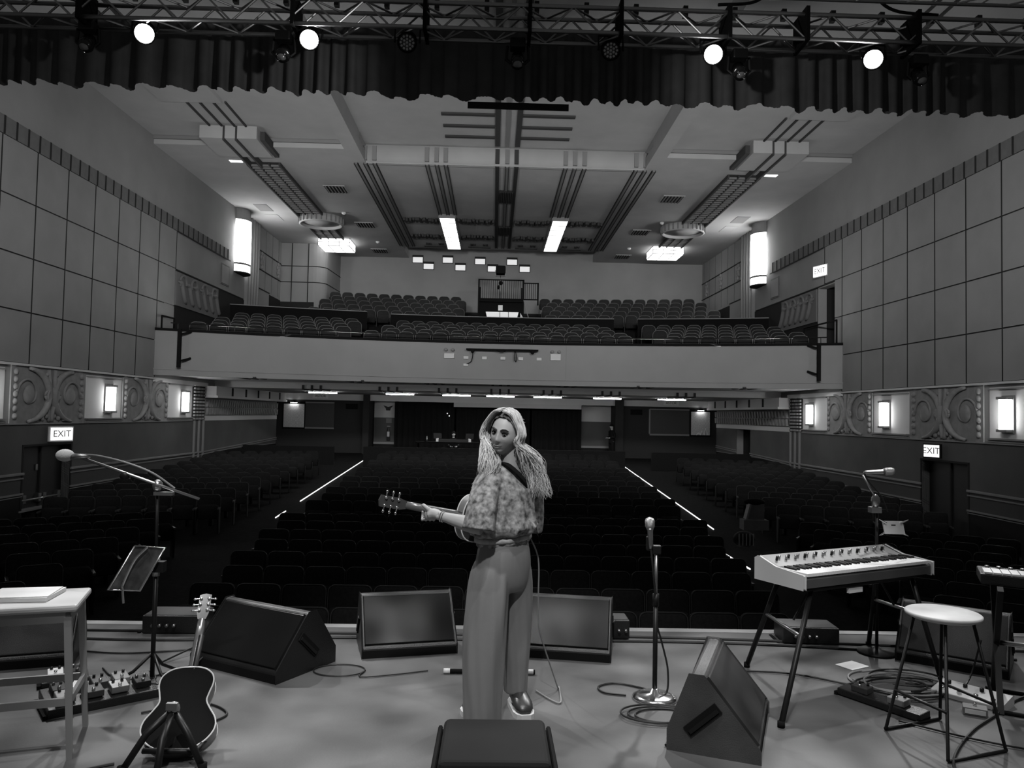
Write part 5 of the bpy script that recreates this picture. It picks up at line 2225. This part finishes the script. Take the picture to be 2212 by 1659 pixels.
def limb(b, pts, rs, n=14, k=5):
    P = bez(pts, k)
    R = bez([(r, 0, 0) for r in rs], k)
    b.tube(P, [max(.002, r.x) for r in R], n)


def fuse(name, b, material, parent, voxel=.006, smooth=4, label=None):
    o = b.build(name, material, parent, label=label)
    m1 = o.modifiers.new('remesh', 'REMESH')
    m1.mode = 'VOXEL'
    m1.voxel_size = voxel
    m1.use_smooth_shade = True
    if smooth:
        m2 = o.modifiers.new('smooth', 'SMOOTH')
        m2.factor = .5
        m2.iterations = smooth
    # bake so that the mesh is one real continuous surface
    bpy.context.view_layer.update()
    dg = bpy.context.evaluated_depsgraph_get()
    me = bpy.data.meshes.new_from_object(o.evaluated_get(dg))
    o.modifiers.clear()
    old = o.data
    o.data = me
    bpy.data.meshes.remove(old)
    me.polygons.foreach_set('use_smooth', [True] * len(me.polygons))
    return o


def head_mesh(b, c, fdir, roll, k=1.0, female=True):
    """c: head centre (mid eye height), fdir: where the face looks"""
    f = Vector(fdir).normalized()
    up = Vector((0, 0, 1))
    r = f.cross(up).normalized()     # viewer's ... subject's right-hand axis
    up = r.cross(f).normalized()
    q = Matrix.Rotation(roll, 3, f)
    r, up = q @ r, q @ up
    Mx = Matrix((r, -f, up)).transposed().to_4x4()
    Mx.translation = c
    n, m = 72, 56
    vs, fs = [], []

    def g(x, z, cx, cz, sx, sz):
        return math.exp(-((x - cx) / sx) ** 2 - ((z - cz) / sz) ** 2)
    for i in range(m + 1):
        ph = PI * i / m
        for j in range(n):
            a = 2 * PI * j / n
            x, y, z = math.sin(ph) * math.cos(a), math.sin(ph) * math.sin(a), math.cos(ph)
            X, Y, Z = x * .077, y * .094, z * .118
            if Z < 0:
                tt = -Z / .118
                X *= 1 - .30 * tt ** 1.8
                Y = Y * (1 - .30 * tt) - .018 * tt if Y < 0 else Y * (1 - .55 * tt)
            if Y < 0:   # face side
                w = min(1, -y * 1.6)
                d = 0
                d += .019 * g(X, Z, 0, -.030, .011, .016) + .011 * g(X, Z, 0, -.005, .008, .026)
                d += .006 * g(X, Z, .010, -.035, .006, .008) + .006 * g(X, Z, -.010, -.035, .006, .008)
                for s in (-1, 1):
                    d -= .011 * g(X, Z, s * .031, .006, .017, .012)
                    d += .005 * g(X, Z, s * .03, .026, .02, .009)
                    d += .006 * g(X, Z, s * .042, -.028, .02, .022)
                d += .007 * g(X, Z, 0, -.058, .020, .007) + .006 * g(X, Z, 0, -.070, .015, .006)
                d -= .004 * g(X, Z, 0, -.064, .02, .003)
                d += .009 * g(X, Z, 0, -.098, .02, .014)
                d -= .004 * g(X, Z, 0, -.082, .02, .006)
                Y -= d * w
            vs.append((X * k, Y * k, Z * k))
    for i in range(m):
        for j in range(n):
            fs.append((i * n + j, (i + 1) * n + j, (i + 1) * n + (j + 1) % n, i * n + (j + 1) % n))
    b.add(vs, fs, True, Mx)
    for s in (-1, 1):
        b.ell(Mx @ Vector((s * .074 * k, .008, -.012)), (.012 * k, .014 * k, .028 * k), 10, 8)
    return Mx


def finger(b, base, dirs, lens, r=.0085):
    p = Vector(base)
    pts, rs = [p.copy()], [r]
    for d, L in zip(dirs, lens):
        p = p + Vector(d).normalized() * L
        pts.append(p.copy())
        rs.append(rs[-1] * .92)
    limb(b, pts, rs, 9, 4)
    b.ell(pts[-1], rs[-1], 8, 6)


# ---------------------------------------------------------------- the singer
OX, OY = -.14, 4.30
WOM = thing('person', 'singer in mottled blouse and pale wide trousers holding a guitar, looking back', 'person', (OX, OY, 0))


def W(x, y, z):
    """world to the singer's local frame"""
    return Vector((x - OX, y - OY, z))


dF = V(-.64, .77, 0)       # chest direction
dL = V(-.77, -.64, 0)      # her left
body = MB()
HC = W(-.155, 4.265, 1.515)
FD = V(-.44, -.90, -.06)
MH = head_mesh(body, HC, FD, -.16, .98)
limb(body, [HC + V(.02, .03, -.05), W(-.125, 4.29, 1.36), W(-.13, 4.30, 1.28)], [.048, .046, .07], 16)
# torso core
tor = []
for z, w, d in ((.86, .145, .11), (.95, .135, .10), (1.05, .135, .10), (1.15, .145, .105), (1.22, .15, .10), (1.27, .13, .085), (1.31, .085, .065), (1.35, .05, .05)):
    tor.append(ring_e(W(-.14, 4.30, z), dL, dF, w, d))
body.loft(tor)
# left arm: shoulder, elbow, wrist
LS, LE, LW = W(-.258, 4.21, 1.26), W(-.268, 4.11, 1.02), W(-.500, 4.185, 1.072)
limb(body, [W(-.2, 4.25, 1.26), LS, (LS + LE) / 2, LE], [.040, .040, .040, .040], 14)
limb(body, [LE, LE.lerp(LW, .35), LE.lerp(LW, .75), LW], [.040, .042, .030, .024], 14)
# left hand round the neck
HN = W(-.562, 4.250, 1.082)
limb(body, [LW, LW.lerp(HN, .5), HN + V(.0, -.022, -.012)], [.024, .030, .028], 12)
body.ell(HN + V(.012, -.018, -.012), (.038, .022, .034), 14, 10)
body.tube(bez([HN + V(.02, -.025, .005), HN + V(-.005, -.036, .022), HN + V(-.028, -.034, .040)], 5), [.013] * 6 + [.011] * 5, 10)   # thumb
body.ell(HN + V(-.028, -.034, .040), .011, 8, 6)
for i in range(4):
    bx = HN + V(-.034 + .021 * i, -.012, -.036)
    finger(body, bx, [(-.1, .75, -.25), (0, .55, .8), (0, -.35, .9)], [.030 - .002 * abs(i - 1), .030, .020], .0088)
# right arm, forearm across the guitar
RS, RE, RW_ = W(-.005, 4.42, 1.255), W(.022, 4.46, 1.00), W(-.165, 4.60, .975)
limb(body, [W(-.07, 4.37, 1.26), RS, (RS + RE) / 2, RE], [.040, .040, .040, .040], 14)
limb(body, [RE, RE.lerp(RW_, .4), RW_], [.040, .038, .025], 14)
RH = RW_ + V(-.06, .03, -.01)
limb(body, [RW_, RW_.lerp(RH, .6), RH], [.024, .03, .026], 12)
body.ell(RH, (.036, .022, .034), 12, 8)
for i in range(4):
    finger(body, RH + V(-.025, .0, .025 - .017 * i), [(-.8, .1, -.2), (-.6, -.3, -.5), (-.3, -.5, -.5)], [.03, .024, .018], .008)
finger(body, RH + V(.01, -.01, .03), [(-.5, -.2, .5), (-.8, -.1, .0)], [.03, .026], .009)
# hips and legs
hip = []
for z, w, d in ((.93, .14, .105), (.86, .16, .12), (.78, .165, .125), (.72, .15, .115)):
    hip.append(ring_e(W(-.15, 4.29, z), dL, dF, w, d))
body.loft(hip)
LA, RA = W(-.255, 4.13, .09), W(-.075, 4.34, .09)
limb(body, [W(-.215, 4.24, .80), W(-.24, 4.18, .5), LA], [.085, .06, .04], 14)
limb(body, [W(-.095, 4.34, .80), W(-.075, 4.36, .5), RA], [.085, .06, .04], 14)
fuse('body', body, M_SKIN, WOM, .0045, 3)

# face details (sub-parts follow the head)
fz = MH.to_3x3()


def hp(x, y, z):
    return MH @ (Vector((x, y, z)) * .98)


for s in (-1, 1):
    b = MB()
    b.ell(hp(s * .031, -.0760, .006), (.0115, .0115, .0088), 14, 10, fz.to_4x4())
    ey_ = b.build('eye', mat('eye_white', .42, .2), WOM)
    b = MB()
    b.ell(hp(s * .031 - .002, -.0845, .006), (.0062, .004, .0066), 12, 8, fz.to_4x4())
    b.build('iris', mat('iris_dark', .01, .15), ey_)
    b = MB()
    b.tube(bez([hp(s * .017, -.083, .006), hp(s * .024, -.0875, .0135), hp(s * .034, -.0865, .0150), hp(s * .044, -.079, .0105), hp(s * .050, -.074, .0125)], 4), .0026, 6)
    b.build('upper_lashes', M_MATTE, ey_)
    b = MB()
    b.tube(bez([hp(s * .018, -.084, .003), hp(s * .030, -.0875, -.0025), hp(s * .043, -.080, .003)], 4), .0013, 6)
    b.build('lower_lashes', M_MATTE, ey_)
    b = MB()
    b.tube(bez([hp(s * .012, -.0935, .0245), hp(s * .026, -.0945, .0325), hp(s * .040, -.088, .0330), hp(s * .054, -.0755, .0250)], 4), [.0046, .0052, .0054, .0056, .0056, .0056, .0054, .0050, .0046, .0040, .0034, .0028, .0020], 6)
    b.build('eyebrow', M_HAIRDK, WOM)
b = MB()
b.tube(bez([hp(-.025, -.0850, -.0595), hp(-.010, -.0985, -.0590), hp(0, -.1005, -.0605), hp(.010, -.0985, -.0590), hp(.025, -.0850, -.0595)], 4), [.001, .002, .003, .0038, .0042, .0042, .0040, .0038, .0038, .0038, .0040, .0042, .0042, .0038, .003, .002, .001], 8)
b.build('upper_lip', mat('lip_tint', .16, .4), WOM)
b = MB()
b.tube(bez([hp(-.022, -.0860, -.0615), hp(-.009, -.0975, -.0695), hp(.009, -.0975, -.0695), hp(.022, -.0860, -.0615)], 4), [.001, .002, .0034, .0044, .0048, .005, .005, .005, .0048, .0044, .0034, .002, .001], 8)
b.build('lower_lip', MATS['lip_tint'], WOM)
b = MB()
b.tube(bez([hp(-.027, -.0850, -.0585), hp(0, -.1010, -.0648), hp(.027, -.0850, -.0585)], 5), .0012, 6)
b.build('mouth_line', M_MATTE, WOM)
b = MB()
ec = hp(-.079, .0, -.046)
b.ell(ec, .007, 10, 8)
b.tube([ec, ec + V(0, 0, -.03)], .0022, 6)
b.ell(ec + V(0, 0, -.034), (.006, .006, .010), 10, 8)
b.build('earring', M_CHROME, WOM)

# hair: a cap and many long locks
rnd = random.Random(11)
b = MB()
cap_v, cap_f = [], []
n, m = 48, 22
for i in range(m + 1):
    ph = PI * .66 * i / m
    for j in range(n):
        a = 2 * PI * j / n
        x, y, z = math.sin(ph) * math.cos(a), math.sin(ph) * math.sin(a), math.cos(ph)
        # hairline: lift off the face
        front = max(0, -y)
        lim = PI * max(.05, .66 - .62 * max(0, front - .02))
        p2 = min(ph, lim)
        x, y, z = math.sin(p2) * math.cos(a), math.sin(p2) * math.sin(a), math.cos(p2)
        rr = 1 + .04 * math.sin(14 * a) * math.sin(p2)
        cap_v.append(hp(x * .090 * rr, y * .110 * rr + .010, z * .134 * rr - .002))
for i in range(m):
    for j in range(n):
        cap_f.append((i * n + j, (i + 1) * n + j, (i + 1) * n + (j + 1) % n, i * n + (j + 1) % n))
b.add(cap_v, cap_f, True)
hair = b.build('hair', mat('hair_roots', .10, .6, spec=.3, var=.3, scale=30), WOM)
b = MB()
for k in range(760):
    u = rnd.random()
    side = 1 if rnd.random() < .5 else -1
    back = rnd.random() ** 1.15
    y0 = -.080 + .175 * back
    lift = rnd.random()
    RX, RZ = .092 + .016 * lift, .136 + .012 * lift
    chain = []
    for th in (4, 28, 55, 84, 108):
        q = math.radians(th)
        yy = y0 + (.030 + .012 * u) * math.sin(q) * (1 - back)
        sc = math.sqrt(max(.08, 1 - (yy / .135) ** 2))
        chain.append(hp(.012 + side * math.sin(q) * RX * (sc if back > .4 else 1.0) * (1 + .12 * (th > 80)), yy + .006, math.cos(q) * RZ * (.55 + .45 * sc)))
    if side > 0:
        m3 = W(-.288 + .10 * rnd.random(), 4.165 + .08 * rnd.random() + .05 * back, 1.375 - .04 * u)
        tgt = W(-.322 + .085 * rnd.random() + .04 * back, 4.15 + .09 * back + .06 * rnd.random(), 1.265 - .085 * u)
    else:
        m3 = W(-.060 + .125 * rnd.random() - .02 * u, 4.21 + .08 * back + .07 * rnd.random(), 1.37 - .05 * u)
        tgt = W(-.030 + .115 * rnd.random() + .02 * u, 4.20 + .12 * back + .07 * rnd.random(), 1.225 - .06 * u)
    pts = bez(chain + [m3, tgt], 5)
    fr = rnd.uniform(.5, .95)
    ph = rnd.uniform(0, 6.28)
    N = len(pts)
    out = []
    for i, p in enumerate(pts):
        tt = i / (N - 1)
        am = .032 * max(0, tt - .25) ** 1.6
        out.append(p + V(am * math.sin(ph + fr * i * .8), am * math.cos(ph + fr * i * .8), .5 * am * math.sin(ph * 2 + i * .6)))
    r0 = rnd.uniform(.0014, .0034)
    rs = [r0 * (.7 + .6 * math.sin(PI * min(1, i / (N - 1) * 1.1))) * (1 - .75 * (i / (N - 1)) ** 4) for i in range(N)]
    b.tube(out, rs, 5)
b.build('hair_locks', M_HAIR, hair, kind='stuff')
b = MB()
for k in range(120):
    a, ph = rnd.uniform(-.1, PI + .1), rnd.uniform(.1, 1.4)
    x, y, z = math.sin(ph) * math.cos(a), math.sin(ph) * math.sin(a), math.cos(ph)
    p0 = hp(x * .085, y * .106 + .008, z * .134)
    dr = (p0 - HC).normalized()
    b.tube([p0, p0 + dr * .008 + V(rnd.uniform(-.006, .006), 0, .004), p0 + dr * .013 + V(rnd.uniform(-.016, .016), 0, -.006)], .0006, 4)
b.build('flyaway_hair', M_HAIR, hair, kind='stuff')

# blouse
b = MB()
rr = []
for z, w, d, fo in dense(((.905, .150, .125, .04), (.925, .160, .135, .05), (.955, .158, .132, .03), (.968, .182, .158, .06), (1.0, .192, .168, .05), (1.06, .180, .150, .035), (1.15, .175, .138, .02), (1.22, .176, .125, .012), (1.265, .165, .105, .008), (1.300, .128, .088, .0), (1.328, .088, .072, 0), (1.345, .064, .058, 0)), 4):
    cx = -.155 if z < 1.0 else -.145
    rr.append(ring_e(W(cx, 4.30, z + .0), dL, dF, w, d, 48, fo, 9, z * 14))
# the waist hem rides up on her right
for ring in rr[:18]:
    for i, p in enumerate(ring):
        ring[i] = p + V(0, 0, .07 * (p.x + .02) * max(0, min(1, (1.06 - p.z) / .1)))
b.loft(rr, True, True)
# sleeves, wide at the elbow
def sleeve(pts, rs, flare):
    D_ = dense([(*p, r) for p, r in zip(pts, rs)], 4)
    P = [Vector(q[:3]) for q in D_]
    rs = [q[3] for q in D_]
    rings = []
    for i, (p, r) in enumerate(zip(P, rs)):
        t_ = (P[min(i + 1, len(P) - 1)] - P[max(0, i - 1)]).normalized()
        u = dF - t_ * dF.dot(t_)
        u.normalize()
        v = t_.cross(u)
        rings.append(ring_e(p, u, v, r, r * flare, 32, .03 * i / len(P), 6, i * .12))
    b.loft(rings, True, True)


sleeve([W(-.17, 4.27, 1.26), W(-.232, 4.225, 1.25), W(-.258, 4.175, 1.20), W(-.272, 4.13, 1.13), W(-.282, 4.11, 1.055), W(-.288, 4.10, 1.01)], [.078, .086, .084, .086, .092, .098], .85)
sleeve([W(-.09, 4.35, 1.26), W(-.03, 4.40, 1.25), W(.0, 4.43, 1.21), W(.012, 4.45, 1.12), W(.018, 4.455, 1.02), W(.016, 4.46, .955)], [.07, .076, .072, .068, .064, .058], .9)
fuse('blouse', b, M_SHIRT, WOM, .005, 2, label='loose mottled blouse with gathered hem')
b = MB()
b.loft([ring_e(W(-.155, 4.30, z + .0), dL, dF, w, d, 48, .012, 20, 1) for z, w, d in ((.928, .157, .131), (.932, .168, .142), (.952, .168, .142), (.958, .157, .131))])
for i, p in enumerate(b.v):
    b.v[i] = p + V(0, 0, .07 * (p.x + .02))
b.build('waistband', mat('waistband_pale', .42, .7, var=.3, scale=30), WOM)
# guitar strap over the shoulder
b = MB()
st = bez([W(-.185, 4.40, 1.20), W(-.165, 4.36, 1.325), W(-.155, 4.245, 1.355), W(-.105, 4.215, 1.325), W(-.055, 4.225, 1.275), W(-.03, 4.26, 1.23)], 6)
b.tube(st, .024, 8, True, .22)
b.build('guitar_strap', M_MATTE, WOM)
# trousers
b = MB()
rr = []
for z, w, d, fo in dense(((.945, .140, .112, 0), (.90, .152, .122, .01), (.84, .165, .130, .012), (.77, .168, .130, .012), (.70, .155, .120, .01), (.66, .13, .10, .01)), 5):
    rr.append(ring_e(W(-.15, 4.29, z), dL, dF, w, d, 40, fo, 6, z * 9))
b.loft(rr)


def leg(pts, dims, ph):
    rings = []
    for (cx, cy, cz_, ru, rv) in dense([(*c, *d_) for c, d_ in zip(pts, dims)], 6):
        c = V(cx, cy, cz_)
        rings.append(ring_e(c, dL, dF, ru, rv, 40, .04, 5, ph + c[2] * 5))
    b.loft(rings)


leg([W(-.19, 4.26, .90), W(-.212, 4.245, .80), W(-.224, 4.23, .72), W(-.232, 4.215, .62), W(-.246, 4.19, .45), W(-.252, 4.165, .28), W(-.252, 4.15, .12), W(-.250, 4.145, .015)], [(.06, .075), (.092, .108), (.104, .118), (.110, .122), (.112, .122), (.108, .116), (.100, .110), (.096, .105)], 0)
leg([W(-.115, 4.31, .90), W(-.097, 4.33, .80), W(-.088, 4.345, .72), W(-.080, 4.36, .62), W(-.075, 4.365, .45), W(-.072, 4.36, .30), W(-.070, 4.36, .18), W(-.070, 4.36, .085)], [(.06, .075), (.086, .10), (.094, .106), (.094, .104), (.090, .096), (.078, .085), (.068, .075), (.062, .070)], 2)
fuse('trousers', b, M_PANTS, WOM, .0055, 10, label='pale wide-legged trousers')
# shoes
for (ax, ay, dirv, lab) in ((-.250, 4.145, V(-.5, .86, 0), 'hidden'), (-.050, 4.345, V(.20, -.98, 0), 'shown')):
    dv = dirv.normalized()
    sd = V(dv.y, -dv.x, 0)
    b = MB()
    rings = []
    for u, hw, h in ((-.09, .034, .075), (-.06, .044, .10), (-.01, .048, .10), (.05, .050, .085), (.10, .054, .068), (.14, .046, .05), (.165, .024, .03)):
        c = W(ax, ay, .022) + dv * u
        ring = []
        for j in range(14):
            a = 2 * PI * j / 14
            ring.append(c + sd * hw * math.cos(a) + V(0, 0, h * .5 + h * .5 * math.sin(a)))
        rings.append(ring)
    b.loft(rings)
    sh = b.build('shoe', mat('shoe_dark', .03, .35, spec=.5), WOM)
    b = MB()
    rings = []
    for u, hw in ((-.10, .032), (-.06, .05), (0, .054), (.06, .056), (.12, .058), (.16, .046), (.18, .026)):
        c = W(ax, ay, 0) + dv * u
        rings.append([c + sd * hw, c + sd * hw + V(0, 0, .028), c - sd * hw + V(0, 0, .028), c - sd * hw])
    b.loft(rings, smooth=False)
    b.build('sole', mat('shoe_sole', .6, .6), sh)
    b = MB()
    for kk in range(4):
        c = W(ax, ay, .11 - kk * .012) + dv * (.02 + .022 * kk)
        b.tube([c + sd * .02, c - sd * .02], .003, 6)
    b.build('laces', M_WHITE, sh)
# bracelet
b = MB()
wd = (LW - LE).normalized()
uu = wd.orthogonal().normalized()
vv = wd.cross(uu)
for kk in range(2):
    c = LW - wd * (.012 + .012 * kk)
    b.tube([c + (uu * math.cos(a) + vv * math.sin(a)) * (.029) for a in np.linspace(0, 2 * PI, 17)], .0028, 6)
b.build('bracelet', M_CHROME, WOM)
# her guitar (a thing of its own)
gn = V(-.80, -.40, .19).normalized()
nut = V(-.668, 4.196, 1.118)
gk = .86
org = nut - gn * (.86 * gk) + V(-.44, .90, 0).normalized() * .02
guitar('acoustic_guitar', 'acoustic guitar in the hands of the singer, neck pointing left', org, gn, (-.44, .90, .0), gk)
cable([(.0, 4.42, .93), (.05, 4.44, .80), (.055, 4.45, .6), (.06, 4.47, .42), (.10, 4.52, .28), (.155, 4.58, .12), (.19, 4.62, .02), (.20, 4.66, .008), (.19, 4.42, .008), (.14, 4.45, .008), (.06, 4.6, .008)], 'thin cable hanging from the singer down to the floor', .0045, M_CABLEG)


# ---------------------------------------------------------------- small far figures
def far_person(lab, loc, rz, seated, cap):
    t = thing('person', lab, 'person', loc, rz)
    b = MB()
    z0 = 0 if not seated else -.42
    hc = V(0, -.01, 1.60 + z0)
    head_mesh(b, hc, V(0, -1, 0), 0, .98, False)
    limb(b, [hc + V(0, .02, -.06), V(0, .01, 1.44 + z0), V(0, .01, 1.38 + z0)], [.05, .05, .08], 12)
    b.loft([ring_e(V(0, 0, z + z0), V(1, 0, 0), V(0, 1, 0), w, d) for z, w, d in ((.85, .15, .11), (1.0, .16, .12), (1.2, .19, .13), (1.35, .18, .11), (1.42, .08, .07))])
    for s in (-1, 1):
        sh, el, wr = V(s * .19, 0, 1.36 + z0), V(s * .24, .02, 1.10 + z0), V(s * .12, -.2, 1.04 + z0)
        limb(b, [sh, el], [.055, .045], 12)
        limb(b, [el, wr], [.045, .03], 12)
        b.ell(wr + V(-s * .03, -.03, 0), (.04, .045, .025), 10, 8)
        for i in range(4):
            finger(b, wr + V(-s * .02 - s * .014 * i, -.06, .0), [(-s * .2, -.8, -.2), (-s * .4, -.4, -.6)], [.03, .025], .008)
        finger(b, wr + V(-s * .06, -.03, .01), [(-s * .8, -.4, .1), (-s * .3, -.8, 0)], [.025, .022], .009)
        if seated:
            limb(b, [V(s * .09, 0, .88 + z0), V(s * .10, -.40, .88 + z0), V(s * .10, -.42, .44 + z0)], [.09, .07, .05], 12)
        else:
            limb(b, [V(s * .09, 0, .88), V(s * .10, .0, .48), V(s * .10, .03, .06)], [.09, .065, .045], 12)
            limb(b, [V(s * .10, .05, .04), V(s * .11, -.14, .03)], [.04, .03], 10)
    fuse('body', b, M_SKIN, t, .012, 2)
    b = MB()
    b.loft([ring_e(V(0, 0, z + z0), V(1, 0, 0), V(0, 1, 0), w, d) for z, w, d in ((.80, .175, .14), (1.0, .18, .14), (1.2, .205, .145), (1.36, .195, .125), (1.43, .10, .09))])
    for s in (-1, 1):
        limb(b, [V(s * .17, 0, 1.37 + z0), V(s * .245, .02, 1.10 + z0), V(s * .14, -.17, 1.05 + z0)], [.075, .062, .045], 12)
    fuse('jacket', b, M_MATTE, t, .012, 2)
    if not seated:
        b = MB()
        b.ell(V(0, 0, .84), (.17, .135, .12), 16, 10)
        for s in (-1, 1):
            limb(b, [V(s * .09, 0, .86), V(s * .10, .0, .48), V(s * .10, .03, .08)], [.11, .085, .075], 12)
        fuse('trousers', b, M_MATTE, t, .012, 2)
    b = MB()
    b.ell(hc + V(0, .012, .035), (.085, .105, .10), 14, 10)
    if cap:
        b.ell(hc + V(0, -.10, .05), (.06, .06, .012), 12, 6)
    b.build('cap' if cap else 'hair', M_MATTE, t)
    return t


far_person('man in dark clothes and cap standing at the right rear aisle', (5.5, 37.4, floor_z(37.4)), -1.2, False, True)
far_person('sound operator seated behind the desk at the back of the stalls', (-2.0, 34.75, floor_z(34.5) + .12), .1, True, False)
b = MB()
b.bb(-.24, .24, -.22, .22, .44, .50)
b.bb(-.22, .22, .2, .26, .5, .9)
cc_ = thing('office_chair', 'dark chair of the sound operator behind the rear desk', 'chair', (-2.0, 34.80, floor_z(34.5)))
b.build('seat', M_MATTE, cc_)
for sx in (-1, 1):
    for sy in (-1, 1):
        b = MB()
        b.cyl((sx * .2, sy * .18, 0), (sx * .2, sy * .18, .45), .015, 8)
        b.build('leg', M_BLACK, cc_)
